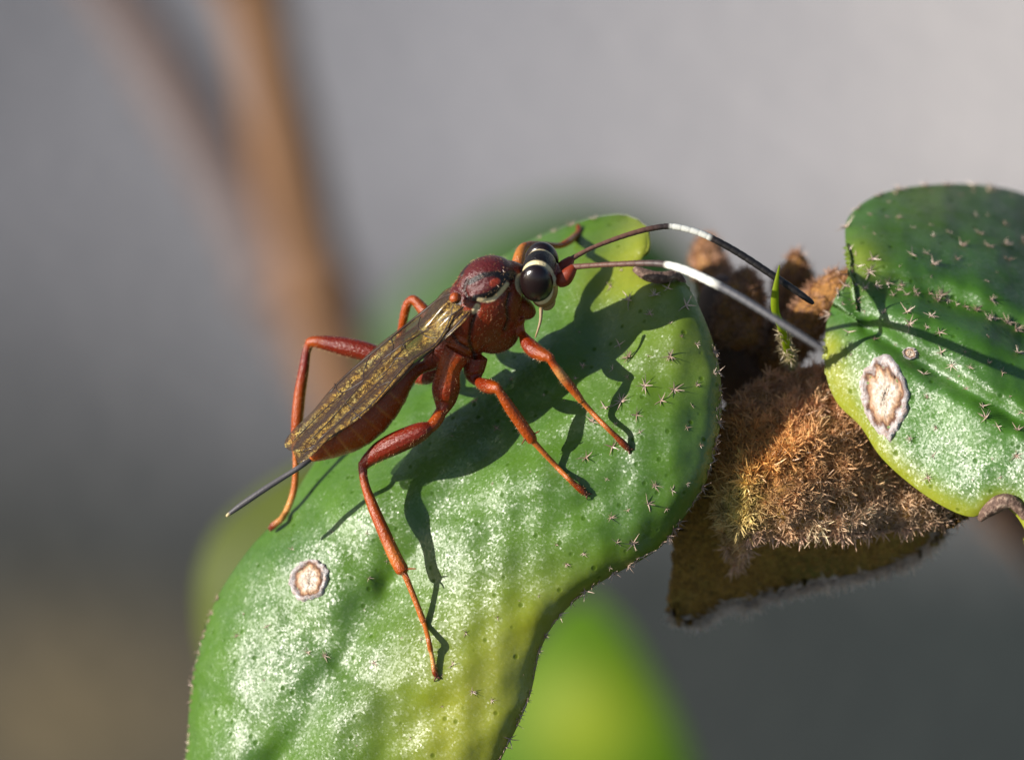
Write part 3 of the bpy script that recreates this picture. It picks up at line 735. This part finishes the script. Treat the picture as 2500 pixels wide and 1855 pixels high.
# head
EYE = (42, 54, 31, 42)
HC = np.array(((1317 - 1250) * S, (927.5 - 664) * S, 0.42))
HR = np.array((-.16, -.65, .74)); HR /= np.linalg.norm(HR); HF = np.array((.97, -.13, .10)); HF -= HR * (HF @ HR); HF /= np.linalg.norm(HF); HU = np.cross(HR, HF); HU *= np.sign(HU[1])
def hp(f_, u_, r_2): return persp(HC + (f_ * HF + u_ * HU + r_2 * HR) * S)
hv = lambda q: C2W(q) - F0
v, f = ellipsoid(hp(0, 0, 0), (hv(HF) * 43 * S, hv(HU) * 57 * S, hv(HR) * 58 * S)); piece(v, f, BLK)
v, f = ellipsoid(hp(14, -52, 4), (hv(HF) * 34 * S, hv(HU) * 46 * S, hv(HR) * 44 * S)); piece(v, f, np.array((.30, .16, .06)))
v, f = ellipsoid(hp(22, -84, 8), (hv(HF) * 22 * S, hv(HU) * 22 * S, hv(HR) * 26 * S)); piece(v, f, np.array((.36, .22, .10)))
v, f = ellipsoid(hp(38, -4, 0), (hv(HF) * 18 * S, hv(HU) * 24 * S, hv(HR) * 34 * S)); piece(v, f, DOR)
ctr = np.array([Wp(1300, 690, 0), Wp(1280, 690, 0), Wp(1262, 698, 0), Wp(1240, 706, 0)]); v, f = tube(ctr, np.array((26, 24, 26, 34)) * S, 18); piece(v, f, DOR)
def leg(rows, cols, k=14, sub=7):
    """rows px, py, w (camera depth, mm), radius px; cols one colour per row"""
    a = np.array([(*r, *c) for r, c in zip(rows, cols)], float); q = resample(a, len(rows) * sub)
    # keep radii positive and colours in range after the spline
    ctr = P(q[:, 0], q[:, 1], q[:, 2]); v, f = tube(ctr, np.maximum(q[:, 3], 3.2) * S, k)
    c = np.clip(q[:, 4:7], .002, 1); piece(v, f, np.r_[np.repeat(c, k, axis=0), c[:1], c[-1:]])
lwz = lambda x, y: lw(x, y) + .05
def wz(px, py, z): return float(Wc(px, py, z)[2])
PAL = np.array((.55, .25, .07)); FT = np.array((.10, .03, .02))
T2 = ORA * 1.05; T3 = np.array((.40, .11, .015))
# near hind leg
leg([(1118, 858, wz(1118, 858, .45), 36), (1100, 890, wz(1100, 890, .50), 30), (1094, 912, wz(1094, 912, .55), 30), (1089, 945, wz(1089, 945, .62), 35), (1086, 975, -.15, 29), (1080, 1000, -.1, 17), (1072, 1012, -.05, 13)], [RED, ORA, ORA, RED, RED, RED, RED])
leg([(1078, 1000, -.1, 13), (1070, 1018, 0, 16), (1056, 1038, .1, 15), (1046, 1046, .15, 13)], [RED, ORA, ORA, RED])
leg([(1054, 1040, .12, 12), (1034, 1050, .15, 22), (1005, 1064, .12, 27), (965, 1082, .05, 28), (930, 1100, -.1, 25), (905, 1118, -.25, 19), (890, 1132, -.35, 15)], [DOR, DOR * 1.1, DOR * 1.15, DOR * 1.1, DOR, DOR, DOR])
zh = lwz(1060, 1650)
leg([(888, 1130, -.35, 14), (886, 1150, -.35, 11), (892, 1185, -.32, 11), (910, 1235, -.25, 14), (940, 1305, -.1, 16), (965, 1360, 0, 17), (982, 1392, .05, 17), (985, 1399, .05, 12)], [DOR, DOR, ORA, T2, T2, T3 * 1.1, T2, T2])
leg([(984, 1392, .05, 8), (1000, 1430, .05, 7.5), (1018, 1475, .05, 7.5), (1033, 1515, .03, 8), (1036, 1522, .03, 6), (1046, 1560, zh + .1, 6.5), (1051, 1585, zh + .06, 7), (1053, 1592, zh + .05, 5.5), (1058, 1620, zh + .03, 6), (1061, 1640, zh + .02, 7), (1066, 1650, zh, 6)], [T3, T3, T3, T3, T3, T3 * .9, T3, PAL, PAL, ORA * .7, FT])
# near middle leg
zm = lwz(1430, 1205)
leg([(1162, 872, wz(1162, 872, .42), 30), (1158, 895, wz(1158, 895, .5), 28), (1157, 915, -.25, 23), (1163, 930, -.15, 13), (1170, 934, -.05, 10)], [RED, RED, RED, RED, ORA])
leg([(1166, 930, -.1, 11), (1178, 938, .15, 16), (1196, 944, .5, 18), (1211, 947, .75, 14), (1217, 950, .8, 11)], [RED, RED, RED, ORA, ORA])
leg([(1214, 947, .8, 11), (1222, 960, .78, 11), (1240, 988, .7, 14), (1262, 1020, .58, 15), (1283, 1050, .48, 15), (1298, 1072, .4, 14), (1303, 1080, .38, 9)], [ORA, ORA, T2, T2, T2, T2, T3])
leg([(1300, 1075, .4, 8), (1330, 1108, .3, 7), (1362, 1142, .2, 6.5), (1385, 1165, zm + .13, 6.5), (1404, 1183, zm + .08, 7.5), (1420, 1196, zm + .04, 9), (1432, 1206, zm, 7)], [T3, T3, T3, T3 * .9, ORA * .8, ORA * .5, FT])
# near fore leg
zf = lwz(1536, 1096)
leg([(1258, 775, wz(1258, 775, .35), 26), (1262, 795, wz(1262, 795, .42), 20), (1272, 812, -.1, 12), (1280, 822, 0, 10)], [RED, ORA, ORA, ORA])
leg([(1276, 816, -.05, 10), (1288, 838, .1, 18), (1305, 855, .3, 20), (1325, 866, .45, 17), (1340, 872, .55, 13), (1346, 880, .57, 11)], [ORA, RED, RED, ORA, ORA, ORA])
leg([(1340, 870, .57, 11), (1350, 888, .55, 10), (1368, 912, .5, 12), (1390, 940, .4, 12), (1412, 968, .32, 10), (1420, 980, .28, 8)], [ORA, ORA * 1.2, PAL * .8, T2, T3, T3])
leg([(1415, 972, .3, 7.5), (1445, 1006, .2, 6.5), (1480, 1042, zf + .14, 6.5), (1505, 1066, zf + .08, 7), (1522, 1083, zf + .04, 9), (1536, 1097, zf, 7)], [T3, T3, T3 * .9, ORA * .7, ORA * .5, FT])
# far hind leg
zq = lw(690, 1285) + .1
leg([(1085, 880, wz(1085, 880, -.45), 30), (1055, 905, wz(1055, 905, -.55), 26), (1040, 922, wz(1040, 922, -.6), 18), (1010, 922, -1.55, 12), (985, 910, -1.6, 11)], [DOR, DOR, DOR, DOR, DOR])
leg([(990, 912, -1.6, 11), (950, 885, -1.65, 20), (905, 862, -1.75, 24), (850, 848, -1.85, 24), (800, 838, -1.95, 19), (765, 834, -2.0, 14), (754, 838, -2.05, 12)], [DOR, DOR, DOR, DOR, DOR, ORA, ORA])
leg([(757, 835, -2.05, 12), (748, 860, -2.1, 11), (742, 900, -2.15, 13), (732, 960, -2.3, 15), (726, 1020, -2.4, 15), (722, 1070, -2.5, 12), (721, 1100, -2.55, 9)], [ORA, DOR, DOR * 1.2, ORA, ORA, ORA, T3])
leg([(722, 1095, -2.55, 8), (722, 1150, -2.65, 8), (718, 1195, -2.75, 8.5), (708, 1228, -2.85, 8), (698, 1250, -2.95, 8), (686, 1268, zq + .05, 8), (668, 1282, zq, 9), (660, 1292, zq - .1, 7)], [T3, T3, T3, PAL, PAL, PAL, ORA * .6, FT])
# far middle leg
leg([(1150, 850, wz(1150, 850, -.45), 26), (1110, 840, -1.5, 18), (1080, 815, -1.8, 12)], [DOR, DOR, DOR])
leg([(1085, 820, -1.8, 12), (1055, 785, -1.9, 17), (1030, 752, -2.0, 15), (1012, 733, -2.05, 12), (1003, 732, -2.1, 11)], [DOR, RED, ORA, ORA, ORA])
leg([(1010, 729, -2.05, 10), (996, 740, -2.15, 11), (987, 770, -2.3, 11), (978, 820, -2.6, 10), (965, 880, -3.0, 8), (945, 940, -3.4, 7), (925, 985, lw(925, 985) + .1, 7)], [ORA, ORA, T2, T2, T3, T3, FT])
# far fore leg, arching up behind the head
zr = lw(1408, 580) + .15
leg([(1250, 745, wz(1250, 745, -.4), 24), (1255, 715, -1.2, 14), (1258, 690, -1.3, 12)], [RED, ORA, ORA])
leg([(1258, 695, -1.3, 11), (1262, 660, -1.4, 16), (1268, 630, -1.5, 16), (1276, 608, -1.65, 13), (1286, 600, -1.75, 10)], [ORA, ORA, YOR * .85, YOR * .8, ORA])
leg([(1278, 603, -1.7, 10), (1300, 597, -2.0, 9), (1335, 598, -2.6, 8), (1365, 600, -3.1, 8), (1388, 590, -3.5, 9), (1402, 579, zr, 9), (1414, 566, zr - .35, 8), (1412, 552, zr - .6, 7)], [ORA, ORA, DOR, T2, T2, T2, ORA * .6, ORA * .5])

# one continuous body: join everything and take the union as a fine voxel skin
allv = []; allf = []; allc = []; k0 = 0
for v, f, c in pieces:
    allv.append(v); allc.append(c); allf += [tuple(x + k0 for x in q) for q in f]; k0 += len(v)
allv = np.concatenate(allv); allc = np.concatenate(allc)
tmp_me = bpy.data.meshes.new('tmp'); tmp_me.from_pydata((allv - F0).tolist(), [], allf); tmp_me.update()
bm = bmesh.new(); bm.from_mesh(tmp_me); bmesh.ops.recalc_face_normals(bm, faces=bm.faces); bm.to_mesh(tmp_me); bm.free()
tmp = bpy.data.objects.new('tmp', tmp_me); COL.objects.link(tmp)
md = tmp.modifiers.new('r', 'REMESH'); md.mode = 'VOXEL'; md.voxel_size = 0.022; md.adaptivity = 0
ms_ = tmp.modifiers.new('s', 'SMOOTH'); ms_.factor = .5; ms_.iterations = 2
ev = tmp.evaluated_get(bpy.context.evaluated_depsgraph_get()); me = bpy.data.meshes.new_from_object(ev)
bpy.data.objects.remove(tmp)
nv = len(me.vertices); co = np.empty(nv * 3); me.vertices.foreach_get('co', co); co = co.reshape(-1, 3)
kd = kdtree.KDTree(len(allv))
for i, vv in enumerate(allv - F0): kd.insert(vv, i)
kd.balance()
near = np.empty(nv, int)
for i in range(nv): near[i] = kd.find(co[i])[1]
vc = allc[near].copy()
# soften colour borders a little
ed = np.empty(len(me.edges) * 2, int); me.edges.foreach_get('vertices', ed); ed = ed.reshape(-1, 2)
for _ in range(3):
    acc = vc.copy(); cnt = np.ones(nv)
    np.add.at(acc, ed[:, 0], vc[ed[:, 1]]); np.add.at(acc, ed[:, 1], vc[ed[:, 0]]); np.add.at(cnt, ed[:, 0], 1); np.add.at(cnt, ed[:, 1], 1)
    vc = acc / cnt[:, None]
# markings, the same on both flanks
cc = np.stack([co @ CX, co @ CU, co @ CB], 1); rel = cc - WO
lx = rel @ VA; ly = rel @ VD; lz = np.abs(rel @ VR)
ref = WO + lx[:, None] * VA + ly[:, None] * VD + lz[:, None] * VR
kx = D / (D - ref[:, 2]); mx = 1250 + ref[:, 0] * kx / S; my = 927.5 - ref[:, 1] * kx / S
thorax = (lx < 1.35) & (lx > -1.6) & (ly > -1.0)
vn = np.empty(nv * 3); me.vertices.foreach_get('normal', vn); vn = vn.reshape(-1, 3)
def seam(poly, wd, depth, zmin=.1):
    d = polydist(mx, my, poly); a = np.exp(-(d / wd) ** 2) * thorax * (lz > zmin)
    co[:] = co - vn * (depth * a)[:, None]; vc[:] = vc * (1 - .8 * a[:, None])
def mark(poly, wd, col, zmin=.05, mask=thorax):
    d = polydist(mx, my, poly); a = np.clip((wd - d) / 3.5 + .5, 0, 1) * mask * (lz > zmin)
    vc[:] = vc * (1 - a[:, None]) + np.asarray(col) * a[:, None]
seam([(1246, 715), (1238, 745), (1242, 780), (1232, 806)], 5, .05)
seam([(1168, 752), (1152, 790), (1146, 830), (1160, 872)], 5, .05)
seam([(1140, 682), (1132, 706), (1140, 726)], 5, .04)
seam([(1100, 812), (1120, 838), (1142, 850)], 5, .04)
mark([(1252, 668), (1232, 672), (1208, 668), (1180, 672), (1145, 690)], 6.5, BLK * 2)
mark([(1250, 672), (1232, 678), (1218, 684)], 12, BLK)
mark([(1218, 672), (1224, 690), (1215, 705), (1195, 720), (1165, 728)], 8, BLK)
mark([(1196, 722), (1172, 728), (1160, 728)], 8, BLK)
mark([(1238, 694), (1222, 714), (1205, 730), (1190, 734), (1170, 732)], 5, CRM)
mark([(1165, 748), (1158, 760)], 7, CRM * .8)
mark([(1122, 740), (1100, 745)], 6, BLK)
mark([(1212, 688), (1204, 692)], 9, np.array((.24, .03, .012)))
# cream orbits round both eyes
hw = np.array([HC]); kz = (D - HC[2]) / D
hrel = np.stack([cc[:, 0] * D / (D - cc[:, 2]), cc[:, 1] * D / (D - cc[:, 2]), cc[:, 2]], 1) - HC
hf_, hu_, hr_ = hrel @ HF / S, hrel @ HU / S, hrel @ HR / S
for sgn in (1, -1):
    qd = np.sqrt(((hf_ + 1) / EYE[0]) ** 2 + (hu_ / EYE[1]) ** 2 + ((hr_ - EYE[3] * sgn) / EYE[2]) ** 2)
    a_ = np.clip((1.24 - qd) / .06 + .5, 0, 1) * (lx > 1.0)
    vc[:] = vc * (1 - a_[:, None]) + CRM * a_[:, None]
me.vertices.foreach_set('co', co.ravel()); me.update()
attr_c = me.attributes.new('tint', 'FLOAT_COLOR', 'POINT'); attr_c.data.foreach_set('color', np.c_[vc, np.ones(nv)].ravel())
me.polygons.foreach_set('use_smooth', [True] * len(me.polygons))
m_, nt_, b_ = mat('wasp_cuticle'); q_ = NT(nt_); co_ = q_.coord()
n1 = q_.noise(13, 5, .75, co_).outputs['Fac']; n2 = q_.noise(3.0, 3, .5, co_).outputs['Fac']; pv = q_.vor(12, co_)
tc = q_.attr('tint').outputs['Color']
tc2 = q_.mix(q_.math('MULTIPLY', n2, .35), tc, q_.mix(1.0, tc, (1.5, 1.3, 1.1), 'MULTIPLY'))
q_.l(tc2, b_.inputs['Base Color']); q_.l(q_.math('ADD', .12, q_.math('MULTIPLY', n1, .26)), b_.inputs['Roughness'])
hh_ = q_.math('ADD', n1, q_.math('MULTIPLY', pv.outputs['Distance'], -.5))
q_.l(q_.bump(hh_, .03, .7), b_.inputs['Normal'])
b_.inputs['Subsurface Weight'].default_value = 0.0; b_.inputs['Subsurface Radius'].default_value = (.25, .08, .03); b_.inputs['Subsurface Scale'].default_value = .5
b_.inputs['Specular IOR Level'].default_value = .5
M['cuticle'] = m_
feet = (P(1060, 1650, zh) + P(1430, 1205, zm) + P(690, 1285, zq) + P(1408, 580, zr)) / 4
wasp = empty('wasp', feet, 'slender red wasp with smoky folded wings and white banded antennae on the leaf', 'wasp')
me.materials.clear(); me.materials.append(M['cuticle'])
me.transform(Matrix.Translation(Vector(F0)))
body = bpy.data.objects.new('body', me); COL.objects.link(body); set_parent(body, wasp)

# fine golden down over the body
r_ = np.random.default_rng(9); nrm = np.empty(nv * 3); me.vertices.foreach_get('normal', nrm); nrm = nrm.reshape(-1, 3); pos = np.empty(nv * 3); me.vertices.foreach_get('co', pos); pos = pos.reshape(-1, 3)
back = -(C2W(VA) - F0); V = []; Fc = []
ok_i = np.where(lx < 1.2)[0]
for i in r_.choice(ok_i, 5200, replace=False):
    n = nrm[i]; d = n * .55 + back * .5 + r_.normal(size=3) * .25; d /= np.linalg.norm(d); sd_ = np.cross(d, r_.normal(size=3)); sd_ /= np.linalg.norm(sd_); t2 = np.cross(d, sd_); ln = r_.uniform(.05, .09); k = len(V); p0 = pos[i] - d * .006
    V += [p0 + sd_ * .0045, p0 - sd_ * .0022 + t2 * .004, p0 - sd_ * .0022 - t2 * .004, p0 + d * ln]; Fc += [(k, k + 1, k + 3), (k + 1, k + 2, k + 3), (k + 2, k, k + 3)]
mh, nth, bh = mat('golden_down'); bh.inputs['Base Color'].default_value = (.55, .33, .16, 1); bh.inputs['Roughness'].default_value = .3
o = mesh('down', V, Fc, mh, body, smooth=False); o['kind'] = 'stuff'

# eyes
m_, nt_, b_ = mat('compound_eye'); q_ = NT(nt_)
b_.inputs['Base Color'].default_value = (.012, .006, .006, 1); b_.inputs['Roughness'].default_value = .22
b_.inputs['Coat Weight'].default_value = .3; b_.inputs['Coat Roughness'].default_value = .25
q_.l(q_.bump(q_.vor(38).outputs['Distance'], .006, .5), b_.inputs['Normal']); M['eye'] = m_
for sgn in (1, -1):
    v, f = ellipsoid(hp(-1, 0, EYE[3] * sgn), (hv(HF) * EYE[0] * S, hv(HU) * EYE[1] * S, hv(HR) * EYE[2] * S), 40, 56); mesh('eye', v, f, M['eye'], wasp, label='bulging black compound eye')

# antennae
m_, nt_, b_ = mat('antenna_bands'); q_ = NT(nt_); tc = q_.attr('tint').outputs['Color']
q_.l(tc, b_.inputs['Base Color']); b_.inputs['Roughness'].default_value = .5; q_.l(q_.bump(q_.noise(22, 3, .6).outputs['Fac'], .015, .5), b_.inputs['Normal']); M['antenna'] = m_
def antenna(rows, stops, scape, label):
    q = resample(rows, 260); s = np.linspace(0, 1, 260); nseg = 30; fr = (s * nseg) % 1
    rad = q[:, 3] * (1 - .08 * np.exp(-(np.minimum(fr, 1 - fr) / .10) ** 2)); ctr = P(q[:, 0], q[:, 1], q[:, 2]); v, f = tube(ctr, rad * S, 12)
    c = np.stack([np.interp(s, [a for a, _ in stops], [b[j] for _, b in stops]) for j in range(3)], 1)
    c = c * (1 - .2 * np.exp(-(np.minimum(fr, 1 - fr) / .08) ** 2))[:, None]
    o = mesh('antenna', v, f, M['antenna'], wasp, attrs={'tint': np.r_[np.repeat(c, 12, axis=0), c[:1], c[-1:]]}, label=label)
    q = resample(scape, 24); v, f = tube(P(q[:, 0], q[:, 1], q[:, 2]), q[:, 3] * S, 14); mesh('scape', v, f, M['antenna'], o, attrs={'tint': np.repeat((RED * 1.1)[None], len(v), 0)})
AB = np.array((.16, .075, .05)); AD = np.array((.03, .02, .018)); WH = np.array((.80, .80, .72)); AK = np.array((.012, .010, .010)); AG = np.array((.045, .045, .052))
antenna([(1392, 634, .1, 7), (1440, 608, .05, 5.5), (1490, 588, 0, 6), (1540, 571, -.05, 6.5), (1590, 558, -.1, 7), (1640, 553, -.1, 7.5), (1700, 566, -.1, 8), (1750, 588, -.1, 8.5), (1810, 622, -.1, 9), (1880, 668, -.1, 9), (1940, 708, -.15, 8.5), (1975, 733, -.2, 7), (1986, 741, -.2, 4)],
        [(0, AB), (.28, AB * .8), (.36, AD), (.385, AD), (.395, WH), (.54, WH * .9), (.555, AD), (.58, AK), (1, AK)],
        [(1362, 668, .25, 12), (1374, 655, .2, 17), (1386, 643, .15, 15), (1395, 632, .1, 9)], 'far antenna with black tip')
antenna([(1398, 652, .7, 7.5), (1450, 648, .9, 6.5), (1510, 645, 1.15, 7), (1570, 643, 1.4, 8), (1620, 645, 1.7, 9), (1670, 658, 2.3, 10.5), (1730, 685, 2.9, 11), (1790, 716, 3.5, 10.5), (1850, 752, 4.1, 10), (1910, 790, 4.7, 9.5), (1965, 825, 5.3, 9), (2008, 853, 5.8, 7), (2014, 857, 5.8, 4)],
        [(0, AB), (.2, AB * .8), (.3, AD * 2), (.335, AD * 2), (.355, WH), (.52, WH), (.56, AG * 1.5), (1, AG * .8)],
        [(1362, 690, .6, 13), (1376, 682, .65, 19), (1390, 666, .7, 16), (1402, 651, .7, 9)], 'near antenna with grey tip')

# mouth palp and tibial spurs
def spike(name, path, rad, col, label=None):
    q = resample(path, 10, len(path) > 2); v, f = tube(P(q[:, 0], q[:, 1], q[:, 2]), np.interp(np.linspace(0, 1, 10), [0, 1], rad) * S, 8)
    mesh(name, v, f, M['antenna'], wasp, attrs={'tint': np.repeat(np.asarray(col)[None], len(v), 0)}, label=label)
spike('palp', [(1321, 752, .55, 0), (1320, 780, .6, 0), (1315, 800, .6, 0), (1307, 824, .55, 0)], (5, 1.8), (.30, .20, .10))
spike('spur', [(984, 1392, .08, 0), (1000, 1388, .15, 0), (1016, 1388, .2, 0)], (3.2, 1.2), ORA)
spike('spur', [(982, 1394, .08, 0), (992, 1404, .2, 0), (1002, 1416, .25, 0)], (3.2, 1.2), ORA * .6)
spike('spur', [(1302, 1060, .45, 0), (1310, 1056, .5, 0), (1318, 1052, .5, 0)], (2.6, 1.0), ORA * .7)
spike('spur', [(1286, 1066, .5, 0), (1280, 1074, .5, 0), (1274, 1084, .45, 0)], (2.6, 1.0), ORA * .5)

for fx, fy, fz, dx, dy in ((1066, 1650, zh, .25, 1.0), (1432, 1206, zm, .75, .65), (1536, 1097, zf, .75, .65)):
    for sg in (-1, 1):
        spike('claw', [(fx, fy, fz, 0), (fx + dx * 6 - dy * 6 * sg, fy + dy * 6 + dx * 6 * sg, fz + .03, 0), (fx + dx * 10 - dy * 9 * sg, fy + dy * 10 + dx * 9 * sg, fz - .04, 0)], (3.4, 1.0), FT)
# ovipositor in its dark sheath
q = resample([(762, 1118, wz(762, 1118, 0), 6), (735, 1138, -.1, 6.5), (690, 1166, -.15, 7), (640, 1198, -.2, 7.5), (590, 1232, -.3, 7.5), (560, 1254, -.35, 5), (553, 1260, -.35, 3)], 80)
v, f = tube(P(q[:, 0], q[:, 1], q[:, 2]), q[:, 3] * S, 12)
s = np.linspace(0, 1, 80)[:, None]; c = np.array((.075, .07, .075)) * (1 - smoothstep(.95, .985, s)) + np.array((.5, .4, .2)) * smoothstep(.95, .985, s)
mesh('ovipositor', v, f, M['antenna'], wasp, attrs={'tint': np.r_[np.repeat(c, 12, axis=0), c[:1], c[-1:]]}, label='thin dark grey ovipositor')

# wings folded flat over the abdomen
m_, nt_, b_ = mat('smoky_wing'); q_ = NT(nt_); co_ = q_.coord()
st = q_.noise(2.4, 4, .6, co_).outputs['Fac']; fine = q_.noise(18, 3, .7, co_).outputs['Fac']; cells = q_.vor(17, co_)
q_.l(q_.mix(st, (.035, .015, .011), (.08, .038, .025)), b_.inputs['Base Color'])
q_.l(q_.math('ADD', .16, q_.math('MULTIPLY', q_.noise(2.2, 3, .6, co_).outputs['Fac'], .42)), b_.inputs['Roughness'])
q_.l(q_.math('ADD', 205.0, q_.math('MULTIPLY', st, 70.0)), b_.inputs['Thin Film Thickness']); b_.inputs['Thin Film IOR'].default_value = 1.4
b_.inputs['IOR'].default_value = 1.68; b_.inputs['Coat Weight'].default_value = .5; b_.inputs['Coat Roughness'].default_value = .16
geo = q_.n('ShaderNodeNewGeometry'); off = q_.n('ShaderNodeVectorMath', operation='SUBTRACT'); q_.l(cells.outputs['Color'], off.inputs[0]); off.inputs[1].default_value = (.5, .5, .5)
sc2 = q_.n('ShaderNodeVectorMath', operation='SCALE'); q_.l(off.outputs[0], sc2.inputs[0]); sc2.inputs['Scale'].default_value = .3
ad2 = q_.n('ShaderNodeVectorMath', operation='ADD'); q_.l(geo.outputs['Normal'], ad2.inputs[0]); q_.l(sc2.outputs[0], ad2.inputs[1])
no2 = q_.n('ShaderNodeVectorMath', operation='NORMALIZE'); q_.l(ad2.outputs[0], no2.inputs[0])
hgt = q_.math('ADD', q_.math('MULTIPLY', fine, .4), q_.math('MULTIPLY', q_.noise(5, 4, .6, co_).outputs['Fac'], 2.5)); q_.l(q_.bump(hgt, .022, .9, no2.outputs[0]), b_.inputs['Normal'])
cl = q_.attr('clear').outputs['Fac']; q_.l(q_.math('SUBTRACT', .58, q_.math('MULTIPLY', cl, .35)), b_.inputs['Alpha'])
M['wing'] = m_
m_, nt_, b_ = mat('wing_vein'); b_.inputs['Base Color'].default_value = (.03, .016, .012, 1); b_.inputs['Roughness'].default_value = .4; M['vein'] = m_

WY = .95
def wing_pt(px, py, lift=0.0):
    """camera-space point on the wing plane (constant height above the middle of the body)"""
    px = np.asarray(px, float); py = np.asarray(py, float)
    u = (px - 1250) * S; v = (927.5 - py) * S
    l = (u - WO[0]) * VA[0] + (v - WO[1]) * VA[1]; t = (u - WO[0]) * VC[0] + (v - WO[1]) * VC[1]
    y0 = WY + .30 * smoothstep(-1.7, -.3, l) + .13 * np.minimum(l + 2.2, 0) + lift
    cor = .022 * np.sin(t * 17 + l * 2.2) + .04 * np.sin(t * 6 + 1 + .5 * np.sin(l * 1.5))
    y = y0 + 0 * t
    for _ in range(12):
        z = (t + .74 * y) / .67; y = .5 * y + .5 * (y0 + cor - .34 * np.maximum(z - .05, 0) - .10 * np.maximum(.05 - z, 0))
    z = (t + .74 * y) / .67
    return np.stack([l, y, z], -1)
W_UP = [(1150, 728), (1112, 700), (1080, 722), (1035, 758), (985, 798), (930, 840), (880, 884), (835, 925), (800, 962), (765, 1005), (728, 1040), (702, 1070), (696, 1090), (708, 1100)]
W_LO = [(1150, 728), (1148, 770), (1110, 810), (1065, 850), (1020, 890), (985, 925), (945, 965), (905, 1000), (868, 1030), (830, 1060), (790, 1085), (755, 1100), (728, 1105), (708, 1100)]
def local_to_world(p, sgn):
    p = p.copy(); p[..., 2] *= sgn; p[..., 1] += .03 if sgn > 0 else -.03
    c = WO + p[..., 0:1] * VA + p[..., 1:2] * VD + p[..., 2:3] * VR
    return persp(c)
for sgn, lab in ((1, 'near smoky brown forewing with golden sheen'), (-1, 'far forewing folded underneath')):
    a = resample(W_UP, 90); b = resample(W_LO, 90); mq = 34; qq = np.linspace(0, 1, mq)
    px = (a[:, None, 0] * (1 - qq) + b[:, None, 0] * qq).ravel(); py = (a[:, None, 1] * (1 - qq) + b[:, None, 1] * qq).ravel()
    p = wing_pt(px, py)
    clear = np.clip(np.exp(-((px - 1000) / 26) ** 2 - ((py - 840) / 22) ** 2) * .9 + np.exp(-((px - 1020) / 22) ** 2 - ((py - 818) / 14) ** 2) * .6 + .45 * smoothstep(790, 720, px) * smoothstep(1060, 1000, py), 0, 1)
    o = mesh('wing', local_to_world(p, sgn), grid_faces(90, mq), M['wing'], wasp, attrs={'clear': clear}, label=lab)
    md = o.modifiers.new('thickness', 'SOLIDIFY'); md.thickness = .012; md.offset = 0
    for path, rr in (([(1145, 765), (1105, 808), (1062, 850), (1018, 888), (980, 924), (940, 964), (900, 1000), (860, 1032)], 5.0),
                     ([(1120, 712), (1070, 735), (1020, 775), (965, 820), (905, 868), (850, 915), (805, 962)], 3.6),
                     ([(1135, 750), (1085, 782), (1035, 812), (985, 842), (935, 880)], 2.8), ([(1130, 765), (1080, 805), (1020, 848), (960, 900), (900, 960), (840, 1020), (780, 1075)], 2.6),
                     ([(985, 842), (1000, 862), (1020, 848)], 2.4), ([(1035, 812), (1022, 800), (1028, 775)], 2.2), ([(955, 828), (962, 846), (955, 868)], 2.4),
                     ([(935, 880), (890, 930), (845, 985), (800, 1035), (760, 1075)], 2.4), ([(905, 868), (890, 905), (890, 930)], 2.2), ([(890, 930), (835, 960), (818, 938)], 2.4),
                     ([(845, 985), (868, 998), (888, 985), (905, 990)], 2.4), ([(840, 960), (795, 1000), (750, 1045), (715, 1080)], 2.0), ([(860, 1032), (820, 1062), (780, 1085), (740, 1102)], 3.0)):
        r2 = resample(path, 24); vp = local_to_world(wing_pt(r2[:, 0], r2[:, 1], .004), sgn); v, f = tube(vp, np.full(24, rr * S * .6), 6); mesh('vein', v, f, M['vein'], o)
